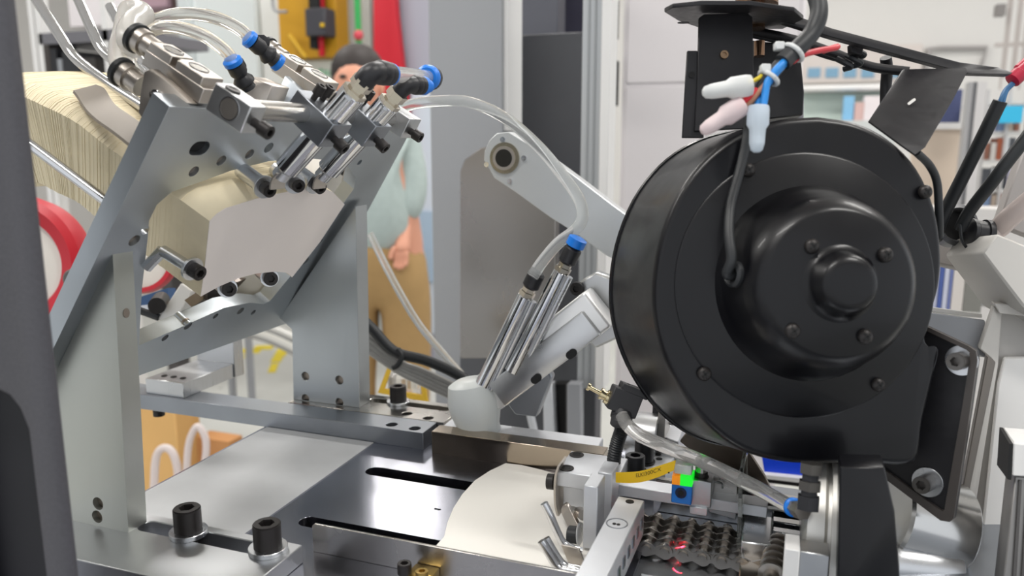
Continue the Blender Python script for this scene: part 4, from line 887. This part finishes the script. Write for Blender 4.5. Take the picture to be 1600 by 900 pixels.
MB().lathe(Pd(1592, 112, .555), (RT*.75+UP*.66), [(0, .004), (.001, .005), (.012, .005)], 16).build('body', mat('crimson_plastic', '#a81836', .4), t)
for k in (0, 5): MB().tube([Pd(1562+k, 160, .55), Pd(1570+k*.6, 142, .55), Pd(1582+k*.5, 130, .55)], .0015, 8).build('blue_wire', mat('steel_blue_wire', '#3c6a94', .4), t)
tag(MB().prism([Pd(*q, .57) for q in ((1558, 365), (1740, 440), (1740, 560), (1600, 480), (1535, 395))], FW*.05).build('tilted_box', OFFW, bevel=.0015), 'off-white tilted box below the clear hose at the right edge', 'box')
tag(MB().prism([Pd(*q, .62) for q in ((1600, 235), (1740, 150), (1740, 420), (1560, 350))], FW*.01).build('tilted_shield', mat('warm_grey_panel', '#989390', .45), bevel=.001), 'warm grey tilted panel at the right edge behind the cable', 'panel')
# ================================================================== near post at the left edge
np_ = thing('dark_post', 'dark grey textured machine post filling the left edge, nearest the camera', 'machine post', Pd(30, 880, .33))
yN = .262
ndx = Py(78, 450, yN+.007).x
osh = [V((ndx-.16, yN, -.30)), V((ndx, yN, -.30)), V((ndx, yN, .62)), V((ndx-.16, yN, .62))]
h0 = Py(52, 660, yN); hz = Py(30, 616, yN).z; hx1 = Py(52, 760, yN).x
hol = [V((hx1-.05, yN, -.25)), V((hx1, yN, -.25)), V((hx1, yN, hz-.018)), V((hx1-.004, yN, hz-.008)), V((hx1-.010, yN, hz-.002)), V((hx1-.018, yN, hz)), V((hx1-.05, yN, hz))]
MB().prism(osh, Y*.007, [hol]).build('front_plate', DARKG, np_, bevel=.003, seg=3)
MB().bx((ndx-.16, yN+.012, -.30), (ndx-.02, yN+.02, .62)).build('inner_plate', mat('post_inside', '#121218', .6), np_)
# ================================================================== columns just behind the machine
def bgb(x0, y0, x1, y1, yy, th, ym=None):
    """world-aligned box whose front face at y=yy covers the given picture rectangle"""
    ym = ym or (y0+y1)/2
    a, b = Py(x0, ym, yy), Py(x1, ym, yy); xm = (x0+x1)/2
    return MB().bx((a.x, yy, Py(xm, y1, yy).z), (b.x, yy+th, Py(xm, y0, yy).z))
def poly(pxs, yy, th): return MB().prism([Py(*q, yy) for q in pxs], Y*th)
t = thing('grey_column', 'broad grey painted machine column in the middle', 'column', (Py(730, 500, 1.25).x, 1.3, FLOOR))
a, b = Py(674, 300, 1.25), Py(784, 300, 1.25)
MB().bx((a.x, 1.25, FLOOR), (b.x, 1.33, .9)).build('column', mat('column_grey', '#96989b', .5, 0, .02, 4), t, bevel=.002)
MB().bx((b.x, 1.26, .30), (b.x+.008, 1.33, .9)).build('white_trim', WHITE, t)
tag(bgb(791, 52, 935, 800, 1.42, .05).build('dark_cover', mat('dark_panel', '#47484c', .45, 0, .12, 6), bevel=.002), 'dark grey cover panel right of the grey column', 'panel')
tag(bgb(791, -80, 872, 60, 1.75, .06).build('upper_panel', mat('slate_panel', '#55565e', .5), bevel=.002), 'slate grey panel above the dark cover', 'panel')
tag(bgb(872, -80, 920, 60, 1.9, .06).build('upper_panel', mat('navy_panel', '#2b2a3a', .5), bevel=.002), 'navy panel above the dark cover, beside the white profile', 'panel')
pf_ = thing('white_profile', 'tall pale aluminium profile with a bright edge strip', 'profile post', (Py(930, 400, 1.15).x, 1.16, FLOOR))
a, b, c_ = Py(906, 300, 1.15), Py(936, 300, 1.15), Py(950, 300, 1.15)
MB().bx((a.x, 1.15, -.1), (b.x, 1.195, .9)).build('profile', mat('pale_profile', '#b3b6b8', .4, .3), pf_, bevel=.001)
MB().bx((b.x, 1.145, -.1), (c_.x, 1.19, .9)).build('edge_strip', WHITE, pf_, bevel=.001)
for k in (.3, .62): MB().bx((a.x+(b.x-a.x)*k, 1.1485, -.1), (a.x+(b.x-a.x)*k+.003, 1.151, .9)).build('groove', mat('groove_grey', '#8b8e90', .5), pf_)
cabw = thing('white_cabinet', 'large off-white sheet-metal cabinet behind the blower', 'cabinet', (Py(1030, 400, 1.9).x, 2.1, FLOOR))
a, b = Py(968, 300, 1.9), Py(1240, 300, 1.9)
CW = mat('cabinet_white', '#dad5d6', .5, 0, .02, 3)
MB().bx((a.x, 1.9, FLOOR), (b.x, 2.4, .95)).build('body', CW, cabw, bevel=.003)
zc_ = Py(1000, 133, 1.9).z
MB().bx((a.x+.01, 1.896, zc_+.004), (b.x-.01, 1.901, .93)).build('upper_door', CW, cabw, bevel=.002)
MB().bx((a.x+.01, 1.896, FLOOR+.05), (b.x-.01, 1.901, zc_-.004)).build('lower_door', CW, cabw, bevel=.002)
for (y0, y1) in ((95, 165), (0, 60)):
    bgb(958, y0, 964, y1, 1.88, .02).build('hinge', SOCK, cabw)
# polished plate with chamfered corner behind the swing arm
tag(poly(((719, 560), (719, 268), (726, 250), (752, 231), (790, 226), (868, 300), (866, 560)), 1.10, .02).build('polished_plate', mat('blurred_mirror_plate', '#8f8b87', .28, 1, .1, 5, .1), bevel=.001), 'polished steel plate with a chamfered corner behind the swing arm', 'machine plate')
t = thing('lower_frame', 'dark lower frame with two pale posts behind the suction head', 'frame', (Py(820, 690, 1.05).x, 1.1, -.05))
poly(((719, 556), (906, 556), (906, 760), (719, 760)), 1.22, .02).build('dark_back', mat('frame_dark', '#515256', .5), t)
poly(((848, 600), (862, 600), (868, 720), (850, 720)), 1.12, .02).build('pale_post', ALUW, t, bevel=.001)
poly(((866, 600), (884, 600), (884, 720), (869, 720)), 1.14, .02).build('black_post', SOCK, t)
poly(((818, 630), (826, 626), (842, 700), (834, 702)), 1.05, .012).build('pale_brace', ALUW, t, bevel=.001)
poly(((886, 600), (907, 600), (907, 710), (886, 710)), 1.12, .02).build('grey_post', GREYP, t, bevel=.001)
# deck plate behind the back rail
tag(MB().bx((-.30, .634, -.02), (-.15, .66, zb-.004)).build('rear_deck', ALUW, bevel=.001), 'pale flat deck behind the polished back rail', 'deck')
# ================================================================== left background
rk = thing('supply_shelf', 'pale steel shelf with dark goods behind the dark post', 'shelf', (Py(90, 300, 2.2).x, 2.3, FLOOR))
for x in (56, 66, 168): 
    p = Py(x, 100, 2.2); MB().bx((p.x-.012, 2.2, FLOOR), (p.x+.012, 2.24, 1.2)).build('post', WHITE, rk)
bgb(60, 48, 200, 66, 2.2, .4).build('shelf_board', mat('shelf_grey', '#6b6a6f', .5), rk)
bgb(60, 132, 200, 142, 2.2, .4).build('shelf_board', WHITE, rk)
for i, (x0, y0, x1, y1, c) in enumerate(((70, 70, 79, 132, '#3b3633'), (80, 76, 90, 132, '#1d1e22'), (91, 92, 98, 132, '#8d9094'), (99, 80, 124, 132, '#26272a'), (126, 90, 150, 132, '#33302e'))):
    tag(bgb(x0, y0, x1, y1, 2.201, .12).build('stored_box', mat('goods'+c[1:], c, .5)), ('dark brown box at the left end of the supply shelf', 'slim black box on the supply shelf', 'small grey box between black boxes on the supply shelf', 'wide black box on the supply shelf', 'dark box at the right end of the supply shelf')[i], 'box', 'goods on the supply shelf')
tag(bgb(105, -40, 205, 40, 3.4, .3).build('wall_cabinet', mat('lilac_white', '#d5d0d2', .5), bevel=.004), 'pale wall cabinet above the supply shelf', 'cabinet')
t = thing('dark_machine', 'dark brown and pinkish machine head above the milky hose', 'machine', (Py(245, 60, 2.9).x, 3.0, FLOOR))
bgb(208, -40, 262, 14, 2.9, .2).build('pink_hood', mat('dusty_pink', '#a88c96', .5), t, bevel=.01)
bgb(258, -40, 284, 26, 2.92, .2).build('brown_side', mat('dark_brown', '#4a3834', .5), t, bevel=.006)
bgb(245, 26, 262, 700, 3.0, .08).build('stand', mat('stand_dark', '#4a4747', .5), t)
t = thing('pale_locker', 'tall pale greenish white locker behind the inline fittings', 'locker', (Py(360, 300, 2.8).x, 3.0, FLOOR))
a, b = Py(284, 120, 2.8), Py(404, 120, 3.2)
LK = mat('locker_white', '#cfd6d6', .5)
MB().bx((a.x, 2.8, -.36), (b.x, 3.2, 1.3)).build('body', LK, t, bevel=.004)
for dx in (.05, .16): MB().bx((a.x+dx, 2.9, FLOOR), (a.x+dx+.02, 2.93, -.36)).build('leg', GREYP, t)
MB().bx((a.x+.02, 2.79, -.33), (b.x-.02, 2.80, 1.25)).build('door', LK, t, bevel=.002)
# partition wall with mustard control panel
t = thing('partition', 'white partition wall behind the person', 'partition', (Py(500, 300, 3.9).x, 3.9, FLOOR))
a, b = Py(398, 120, 3.9), Py(680, 120, 3.9)
MB().bx((a.x, 3.9, -.36), (b.x, 4.0, 1.6)).build('panel', mat('partition_white', '#d5d6d2', .6), t)
for x in (402, 530, 576): 
    p = Py(x, 50, 3.89); MB().bx((p.x-.02, 3.88, FLOOR if x != 530 else -.36), (p.x+.02, 3.9, 1.6)).build('seam_strip', mat('seam_pale', '#bfc3c0', .6), t)
mp_ = thing('control_panel', 'mustard yellow control panel with a dark switch box', 'control panel', (Py(480, 92, 3.7).x, 3.7, Py(480, 92, 3.7).z))
bgb(434, -60, 525, 91, 3.7, .12).build('panel', mat('mustard', '#b98a1c', .5), mp_, bevel=.004)
bgb(476, 12, 508, 56, 3.6, .1).build('switch_box', mat('switch_grey', '#3c3c42', .5), mp_, bevel=.006)
bgb(480, -60, 498, 14, 3.63, .06).build('upper_duct', SOCK, mp_, bevel=.004)
bgb(483, 55, 495, 76, 3.63, .06).build('lower_duct', SOCK, mp_, bevel=.004)
bgb(497, 55, 503, 88, 3.64, .03).build('red_cable', RED, mp_, bevel=.004)
bgb(497, -60, 502, 12, 3.64, .03).build('red_cable', RED, mp_, bevel=.004)
bgb(500, 36, 505, 42, 3.59, .02).build('yellow_knob', YELLOW, mp_, bevel=.002)
MB().tube([Py(425, -30, 3.6), Py(427, 10, 3.6), Py(435, 18, 3.6), Py(448, 18, 3.6)], .008, 8).build('conduit', GREYP, mp_)
MB().tube([Py(452, 55, 3.65), Py(465, 72, 3.65), Py(478, 90, 3.65)], .012, 8).build('yellow_hose', mat('hose_yellow', '#c49a20', .5), mp_)
t = thing('wall_notice', 'white notice strip with blurred green lettering below the mustard panel', 'notice', (Py(480, 120, 3.75).x, 3.75, Py(480, 125, 3.75).z))
bgb(436, 95, 530, 128, 3.75, .03).build('board', mat('notice_white', '#d9dad2', .6), t)
for i in range(7): bgb(474+i*8, 107+(i % 3)*2, 479+i*8, 118, 3.74, .01).build('green_mark', mat('mark_green', '#8fb59a', .6), t)
gpole = thing('green_pipe', 'bright green vertical pipe with a red valve knob', 'pipe', (Py(560, 90, 3.6).x, 3.6, FLOOR))
p = Py(560, 50, 3.6); MB().cyl(V((p.x, 3.6, FLOOR)), V((p.x, 3.6, 1.4)), .016, n=16).build('pipe', mat('pipe_green', '#2f9a4e', .4), gpole)
q = Py(560, 55, 3.56); MB().ball(q, .026, (1, .6, 1)).build('valve_knob', mat('knob_red', '#c04450', .4), gpole)
q = Py(544, 77, 3.6); MB().ball(q, .010, (1, 1, 2)).build('small_hook', SOCK, gpole)
t = thing('red_banner', 'tall tapering red panel behind the person', 'panel', (Py(620, 300, 3.8).x, 3.8, FLOOR))
poly(((583, -60), (614, -60), (619, 20), (627, 90), (634, 150), (641, 230), (645, 300), (646, 515), (624, 515), (612, 300), (600, 190), (584, 100)), 3.8, .04).build('panel', mat('signal_red', '#bf2030', .45), t)
tag(bgb(616, -60, 676, 560, 3.86, .04, 50).build('lilac_panel', mat('lilac_grey', '#9b9aa6', .5)), 'lilac grey wall panel left of the grey column', 'panel')
t = thing('pale_blue_locker', 'pale bluish glass-front unit between red panel and grey column', 'cabinet', (Py(660, 300, 3.4).x, 3.4, FLOOR))
bgb(646, 112, 676, 520, 3.84, .015, 300).build('body', mat('pale_blue_white', '#c3cbd6', .4), t)
bgb(652, 330, 674, 440, 3.82, .02, 380).build('inset', mat('inset_blue', '#9fb2c6', .4), t)
# red and white reel behind the stack
rl = thing('red_reel', 'red wheel-like reel with a white side disc behind the stack', 'reel', Pd(80, 500, .95))
rc = Pd(28, 412, .95); rax = (X*.30-Y*.95+Z*.05).normalized()
MB().lathe(rc, rax, [(-.03, .05), (-.03, .078), (-.01, .083), (.006, .082), (.012, .074), (.006, .058), (.0, .055)], 64, cap0=False, cap1=False).build('red_rim', RED, rl)
MB().lathe(rc-rax*.004, rax, [(0, .058), (.004, .056), (.008, .02), (.008, 0)], 48).build('white_disc', mat('reel_white', '#d6d2cb', .5), rl)
kn = Pd(117, 436, .90); MB().lathe(kn, rax, [(-.01, .012), (.004, .012), (.006, .010), (.006, 0)], 24).build('grey_boss', mat('boss_grey', '#5b5a58', .5), rl)
rl2 = thing('red_reel', 'second red-rimmed white reel low behind the magazine window', 'reel', Pd(240, 460, .92))
rc = Pd(228, 405, .93)
MB().lathe(rc, -FW, [(0, .030), (0, .039), (.008, .041), (.016, .039), (.016, .034)], 40, cap0=False, cap1=False).build('red_rim', RED, rl2)
MB().cyl(rc+FW*.01, rc+FW*.9, .006, n=12).build('axle', GREYP, rl2)
MB().lathe(rc+FW*-.004, -FW, [(0, .036), (.004, .035), (.005, 0)], 40).build('white_disc', mat('reel_white', '#d6d2cb', .5), rl2)
t = thing('under_bracket', 'bright slanted bracket with a dark knob under the paper stack', 'bracket', Pd(265, 520, .80))
MB().prism([Pd(*q, .80) for q in ((246, 498), (283, 442), (300, 455), (266, 515))], FW*.02).build('plate', WHITE, t, bevel=.001)
MB().cyl(Pd(245, 478, .79), Pd(252, 468, .82), .0085, n=20).build('knob', OXIDE, t)
MB().tube([Pd(215, 484, .80), Pd(232, 490, .80), Pd(248, 496, .80)], .004, 8).build('cable', BLKR, t)
MB().prism([Pd(*q, .84) for q in ((215, 465), (262, 450), (262, 470), (215, 482))], FW*.02).build('blue_bar', mat('muted_blue', '#3a5a86', .5), t)
MB().prism([Pd(*q, .82) for q in ((214, 478), (250, 474), (246, 492), (214, 486))], FW*.01).build('silver_bar', ALUW, t)
# machinery seen through the lower part of the window
t = thing('inner_carrier', 'dull steel carrier parts under the front sheet', 'machine part', Q(400, 460, -.05))
MB().prism([Q(*q, -.03) for q in ((300, 480), (345, 450), (400, 430), (450, 430), (430, 470), (380, 480), (320, 500))], -PN*.01).build('back_shield', mat('shield_steel', '#8d8580', .35, 1), t)
MB().cyl(Q(340, 462, -.02), Q(320, 452, -.05), .009, n=18).build('dark_stub', OXIDE, t)
MB().cyl(Q(395, 455, -.02), Q(380, 440, -.05), .02, n=24).build('light_roller', mat('roller_pale', '#b9b4a8', .4, .4), t)
# floor items
t = thing('floor_marking', 'yellow hazard stripes painted on the factory floor', 'floor marking', (*Pz(400, 560, FLOOR).xy, FLOOR))
for (xa, ya, xb, yb) in ((364, 545, 410, 552), (428, 545, 452, 556), (422, 556, 444, 566), (418, 568, 436, 582), (395, 540, 430, 546), (366, 556, 384, 562)):
    MB().prism([Pz(*q, FLOOR+.001) for q in ((xa, yb), (xa+6, ya), (xb, ya), (xb-6, yb))], Z*.002).build('stripe', mat('hazard_yellow', '#d6c128', .5), t)
t = thing('hose_bunch', 'bunch of pale hoses on the floor behind the far bracket', 'hose', Pd(410, 560, 2.4))
for i in range(5): MB().tube([Pd(340-i*4, 500+i*4, 2.4), Pd(400, 506+i*5, 2.3), Pd(450, 522+i*6, 2.2), Pd(520, 560+i*6, 2.1)], .009, 8).build('hose', mat('hose_pale%d' % (i % 3), ('#c9c8c2', '#8d8d8a', '#dad8d0')[i % 3], .4), t)
cbx = thing('cardboard_box', 'tan cardboard box on the floor seen below the cross bar', 'box', (Py(268, 800, 1.72).x, 1.75, FLOOR))
a, b = Py(190, 700, 1.72), Py(316, 700, 1.82); ztop = Py(260, 641, 1.72).z
MB().bx((a.x, 1.72, FLOOR), (b.x, 1.82, ztop)).build('body', mat('cardboard', '#d8ab6c', .8, 0, .05, 6), cbx, bevel=.003)
MB().bx((b.x, 1.80, FLOOR), (b.x+.12, 1.86, Py(340, 688, 1.80).z)).build('side_flap', mat('cardboard_dark', '#c08a58', .8), cbx)
bg = thing('plastic_bag', 'crumpled white plastic bag with two handles in front of the cardboard box', 'bag', (Pd(275, 830, 1.8).x, Pd(275, 830, 1.8).y, FLOOR))
BAG = mat('bag_film', '#e6dcda', .4, 0, trans=.3, ior=1.2)
MB().tube([Pd(240, 770, 1.8), Pd(244, 715, 1.8), Pd(256, 700, 1.8), Pd(270, 708, 1.8), Pd(278, 740, 1.8), Pd(274, 780, 1.8)], .009, 10).build('handle', BAG, bg)
MB().tube([Pd(290, 770, 1.8), Pd(294, 700, 1.8), Pd(303, 672, 1.8), Pd(312, 668, 1.8), Pd(322, 690, 1.8), Pd(318, 730, 1.8), Pd(300, 765, 1.8)], .008, 10).build('handle', BAG, bg)
m_b = MB().ball(Pd(275, 850, 1.8), .13, (1.0, .5, .9), 24)
m_b.build('bag_body', BAG, bg)
t = thing('parts_tray', 'yellow-edged tray holding a clear jar behind the far bolt', 'tray', Pd(630, 622, 1.02))
MB().prism([Pd(*q, 1.02) for q in ((590, 614), (606, 572), (612, 574), (600, 608), (660, 618), (655, 590), (662, 588), (668, 628))], FW*.01).build('tray_rim', mat('tray_yellow', '#d8b038', .5), t)
MB().lathe(Pd(632, 614, 1.05), Z, [(0, .022), (.026, .022), (.03, .016), (.034, 0)], 20).build('clear_jar', CLEAR, t)
# ================================================================== right background
tag(bgb(1250, 143, 1400, 480, 4.4, .4, 200).build('work_counter', mat('counter_mint', '#bccac2', .5), bevel=.01), 'pale mint counter far behind the wiring', 'counter')
tag(bgb(1245, 132, 1420, 142, 4.3, .5).build('counter_top', WHITE, bevel=.01), 'white counter top above the mint counter', 'counter top')
t = thing('office_window', 'far office front with pale blue window panes', 'office front', (Py(1310, 130, 6.9).x, 6.9, Py(1310, 128, 6.9).z))
bgb(1240, 72, 1440, 128, 6.9, .1).build('front', mat('office_cream', '#d9d0cb', .6), t)
for x in (1262, 1290, 1318, 1346, 1390): bgb(x, 106, x+20, 121, 6.89, .02).build('pane', mat('pane_blue', '#7fa8c4', .3), t)
for i, (x0, y0, x1, y1, c, l) in enumerate(((1318, 150, 1334, 172, '#7fb4d8', 'pale blue carton on the mint counter'), (1335, 160, 1350, 185, '#c9a9a4', 'pinkish carton on the mint counter'), (1350, 150, 1376, 188, '#ded6d8', 'pale carton on the mint counter behind the black post'), (1376, 165, 1384, 185, '#b9828a', 'small rose carton on the mint counter'))):
    tag(bgb(x0, y0, x1, 188, 4.2, .1).build('carton', mat('carton'+c[1:], c, .6)), l, 'carton', 'cartons on the mint counter')
tag(bgb(1300, 188, 1400, 470, 4.15, .2, 200).build('low_bench', mat('bench_grey', '#c3c7c6', .5)), 'low grey bench in front of the mint counter', 'bench')
tag(bgb(1440, 140, 1502, 194, 3.4, .05).build('notice_board', mat('navy_board', '#3c4468', .6)), 'navy board above the beige partition', 'board')
t = thing('beige_partition', 'beige partition board with a white top rail right of the blower', 'partition', (Py(1470, 300, 3.0).x, 3.0, FLOOR))
a, b = Py(1425, 250, 3.0), Py(1502, 250, 3.0)
MB().bx((a.x, 3.0, FLOOR), (b.x, 3.05, Py(1470, 200, 3.0).z)).build('board', mat('beige_board', '#d3c3b2', .7, 0, .02, 4), t)
MB().bx((a.x, 2.98, Py(1470, 202, 3.0).z), (b.x, 3.06, Py(1470, 192, 3.0).z)).build('top_rail', WHITE, t)
t = thing('profile_door_frame', 'pale aluminium post frame beside the beige partition', 'frame', (Py(1515, 300, 2.8).x, 2.8, FLOOR))
for x0, x1, c in ((1502, 1509, '#a3a3a4'), (1510, 1514, '#6c6d70'), (1515, 1530, '#cfcdcc')):
    a, b = Py(x0, 250, 2.8), Py(x1, 250, 2.8); MB().bx((a.x, 2.8, FLOOR), (b.x, 2.86, Py(1515, 128, 2.8).z)).build('post', mat('post'+c[1:], c, .5), t)
rk = thing('far_rack', 'far white storage rack full of small goods at the right edge', 'rack', (Py(1570, 350, 3.1).x, 3.2, FLOOR))
for y in (158, 205, 250, 296, 338): bgb(1530, y, 1640, y+5, 3.1, .3).build('shelf_board', WHITE, rk)
for x in (1532, 1566, 1598): bgb(x, 140, x+4, 420, 3.08, .03, 250).build('post', mat('rack_post', '#bdbcbc', .5), rk)
cols = ['#3a3d44', '#c7b7a8', '#b8674a', '#d9dde2', '#7d93b5', '#e2dcd6', '#55585e', '#c9c4d8', '#9a6a58', '#e0e3e6']
names = ['charcoal', 'sand', 'rust', 'pale grey', 'blue', 'cream', 'slate', 'lavender', 'brown', 'white']
rows = ['second', 'third', 'fourth', 'lowest']
k = 0
for r_, (ya, yb) in enumerate(((172, 205), (214, 250), (262, 296), (304, 338))):
    x = 1534
    for j in range(5):
        w_ = random.choice((9, 11, 13)); c = (k*7+3*r_) % 10; k += 1
        tag(bgb(x, ya+random.randint(0, 10), x+w_-1, yb, 3.101, .12).build('rack_carton', mat('rack'+cols[c][1:], cols[c], .6)), '%s carton on the %s shelf of the far rack, number %s from the left' % (names[c], rows[r_], ('one', 'two', 'three', 'four', 'five')[j]), 'carton', 'cartons on the far rack'); x += w_+1
tag(bgb(1563, 165, 1598, 192, 3.05, .02).build('hanging_sign', mat('cyan_sign', '#35b6e0', .5)), 'bright cyan sign hanging on the far rack', 'sign')
t = thing('hanging_rods', 'bundle of thin vertical rods hanging from the ceiling at the upper right', 'rods', (Py(1580, 140, 4.5).x, 4.5, Py(1580, 140, 4.5).z))
for i, x in enumerate((1562, 1568, 1578, 1584, 1592, 1599)):
    p = Py(x, 140-(i % 2)*18, 4.5); MB().cyl(p, V((p.x, 4.5, CEIL)), .006, n=8).build('rod', mat('rod_grey', '#b3aca8', .5), t)
bgb(1556, 66, 1605, 72, 4.5, .03).build('cross_rod', mat('rod_grey', '#b3aca8', .5), t)
bgb(1557, 6, 1572, 24, 4.45, .06).build('clamp', mat('clamp_grey', '#7b7775', .5), t)
t = thing('pipe_gantry', 'thin grey pipe gantry on the far wall', 'gantry', (Py(1500, 90, 6.96).x, 6.96, Py(1500, 100, 6.96).z))
MB().tube([Py(1445, 128, 6.96), Py(1452, 76, 6.96), Py(1470, 75, 6.96), Py(1542, 74, 6.96), Py(1530, 112, 6.96)], .018, 8, smooth=False).build('pipe', mat('gantry_grey', '#a9a5a4', .5), t)
t = thing('file_row', 'row of blue and pale files low behind the blower', 'file rack', (Py(1470, 480, 1.6).x, 1.6, Py(1470, 480, 1.6).z))
for i, (x0, x1, c) in enumerate(((1452, 1466, '#b9bcd0'), (1467, 1474, '#4a5d9c'), (1475, 1482, '#c3c6d6'), (1483, 1488, '#6b76a8'), (1489, 1507, '#d3ccc6'), (1508, 1537, '#7d7c76'))):
    bgb(x0, 400, x1, 488, 1.6, .06).build('file', mat('file'+c[1:], c, .5), t)
tag(bgb(1538, 420, 1568, 480, 1.7, .06).build('grey_bin', mat('bin_grey', '#a9aaa8', .5)), 'grey bin beside the files low behind the tilted box', 'bin')
tag(bgb(1566, 440, 1588, 482, 1.65, .06).build('orange_bin', mat('bin_orange', '#c4714a', .5)), 'orange bin low behind the tilted box', 'bin')
tag(bgb(1400, 330, 1980, 1100, 2.2, .1, 500).build('white_counter', mat('counter_white', '#cfccc9', .5)), 'white counter front low behind the blower', 'counter')
# ceiling lamps; the farthest row is added to brighten the back wall
for i, (lx, ly) in enumerate(LAMPS):
    t = thing('ceiling_lamp', 'long white ceiling lamp, %s row, %s' % ('added farthest' if ly > 4 else 'middle' if ly > 1 else 'nearest', ('leftmost', 'middle', 'rightmost')[i % 3]), 'lamp', (lx, ly, CEIL-.08), 'ceiling lamps')
    MB().bx((lx-.62, ly-.14, CEIL-.07), (lx+.62, ly+.14, CEIL-.0)).build('housing', WHITE, t)
    MB().bx((lx-.6, ly-.12, CEIL-.08), (lx+.6, ly+.12, CEIL-.07)).build('diffuser', mat('lamp_diffuser', '#ffffff', .5, emit='#fff8ee', estr=6), t)
# ================================================================== person
def skin_obj(name, verts, edges, radii, m, parent, root=0, sub=2):
    me = bpy.data.meshes.new(name); me.from_pydata([tuple(v) for v in verts], edges, []); o = bpy.data.objects.new(name, me); COL.objects.link(o)
    md = o.modifiers.new('skin', 'SKIN'); md.use_smooth_shade = True
    for i, r in enumerate(radii):
        s = me.skin_vertices[0].data[i]; s.radius = r if isinstance(r, tuple) else (r, r); s.use_root = (i == root)
    ss = o.modifiers.new('subdiv', 'SUBSURF'); ss.levels = sub; ss.render_levels = sub
    me.materials.append(m); o.parent = parent; o.matrix_parent_inverse = Matrix.Translation(-parent.location)
    return o
DP = 2.75
hd = Pd(566, 136, DP); ctr = Pd(588, 300, DP); gx = ctr.x; gy = ctr.y
per = thing('person', 'person in a pale grey-green sweater and khaki trousers standing behind the machine', 'person', (gx, gy, FLOOR))
def W(dx, dy, z): return V((gx, gy, 0))+RT*dx+V((FW.x, FW.y, 0)).normalized()*dy+Z*z
SK = mat('skin', '#d79a80', .5)
zsh = Pd(588, 205, DP).z; zhip = Pd(588, 395, DP).z; zhd = hd.z
hx = (hd-V((gx, gy, zhd))).dot(RT)
arm_r = [Pd(632, 222, DP), Pd(641, 300, DP), Pd(633, 355, DP-.03), Pd(629, 378, DP-.06), Pd(627, 400, DP-.08)]
bv = [W(0, 0, zhip), W(0, 0, (zhip+zsh)/2), W(0, 0, zsh-.05), W(hx*.6, -.01, zsh+.03), W(hx, -.02, zhd-.06), W(hx, -.02, zhd+.05)]
be = [(0, 1), (1, 2), (2, 3), (3, 4), (4, 5)]; brd = [.14, .125, .13, .05, .075, .085]
ia = len(bv); bv += arm_r; be += [(2, ia)]+[(ia+i, ia+i+1) for i in range(4)]; brd += [.050, .034, .030, .028, .034]
la = [W(-.17, 0, zsh-.05), W(-.22, -.02, zsh-.30), W(-.20, -.10, zsh-.52), W(-.19, -.13, zsh-.58), W(-.18, -.15, zsh-.64)]
ib = len(bv); bv += la; be += [(2, ib)]+[(ib+i, ib+i+1) for i in range(4)]; brd += [.050, .034, .030, .028, .034]
for sx in (-1, 1):
    il = len(bv); bv += [W(.09*sx, 0, zhip-.08), W(.10*sx, 0, (zhip+FLOOR)/2), W(.10*sx, .03, FLOOR+.08), W(.10*sx, -.12, FLOOR+.035)]
    be += [(0, il), (il, il+1), (il+1, il+2), (il+2, il+3)]; brd += [.085, .06, .042, .035]
body = skin_obj('body', bv, be, brd, SK, per)
# hand: four fingers and thumb rooted in the palm
palm = arm_r[4]
for i, (dx, L_) in enumerate(((-.018, .055), (-.006, .062), (.006, .058), (.017, .046))):
    f0 = palm+RT*dx; skin_obj('finger', [f0+Z*.02, f0-Z*L_*.4-FW*.004, f0-Z*L_*.8-FW*.014-RT*.003], [(0, 1), (1, 2)], [.011, .009, .008], SK, per, 0, 1)
skin_obj('thumb', [palm+Z*.035-RT*.018, palm+Z*.005-RT*.034-FW*.01, palm-Z*.015-RT*.034-FW*.018], [(0, 1), (1, 2)], [.012, .010, .008], SK, per, 0, 1)
SHM = mat('sweater', '#aebcb9', .85, 0, .06, 40)
sv = [W(0, 0, zhip-.05), W(0, 0, (zhip+zsh)/2), W(0, 0, zsh-.06), W(hx*.4, 0, zsh+.02)]; se_ = [(0, 1), (1, 2), (2, 3)]; sr = [.18, .15, .15, .065]
ja = len(sv); sv += [arm_r[0], arm_r[1], arm_r[2]+Z*.015]; se_ += [(2, ja), (ja, ja+1), (ja+1, ja+2)]; sr += [.08, .070, .054]
jb = len(sv); sv += la[:3]; se_ += [(2, jb), (jb, jb+1), (jb+1, jb+2)]; sr += [.08, .070, .054]
skin_obj('sweater', sv, se_, sr, SHM, per)
tv = [W(0, 0, zhip+.08), W(0, 0, zhip-.04)]; te = [(0, 1)]; tr = [.155, .168]
for sx in (-1, 1):
    il = len(tv); tv += [W(.085*sx, 0, zhip-.12), W(.10*sx, 0, (zhip+FLOOR)/2), W(.10*sx, .02, FLOOR+.10)]; te += [(1, il), (il, il+1), (il+1, il+2)]; tr += [.12, .085, .07]
skin_obj('trousers', tv, te, tr, mat('khaki', '#a98a5c', .85, 0, .05, 20), per)
hc = W(hx, -.02, zhd+.0)
MB().ball(hc+Z*.045+FW*.022, .098, (.92, 1.02, 1.02)).build('hair', mat('hair_dark', '#2b2422', .6), per)
MB().ball(hc-Z*.005-FW*.012, .088, (.86, .95, 1.12)).build('face', SK, per)
for s_ in (-1, 1):
    MB().ball(hc-FW*.092+RT*.030*s_+Z*.005, .010, (1.3, .6, .7)).build('eye', mat('eye_dark', '#241d1a', .4), per)
    MB().ball(hc+RT*.080*s_-Z*.005, .022, (.5, .8, 1.2)).build('ear', SK, per)
MB().ball(hc-FW*.098-Z*.02, .013, (.9, 1, 1.5)).build('nose', SK, per)
MB().ball(hc-FW*.088-Z*.055, .018, (1.3, .5, .4)).build('mouth', mat('lips', '#a8605a', .5), per)
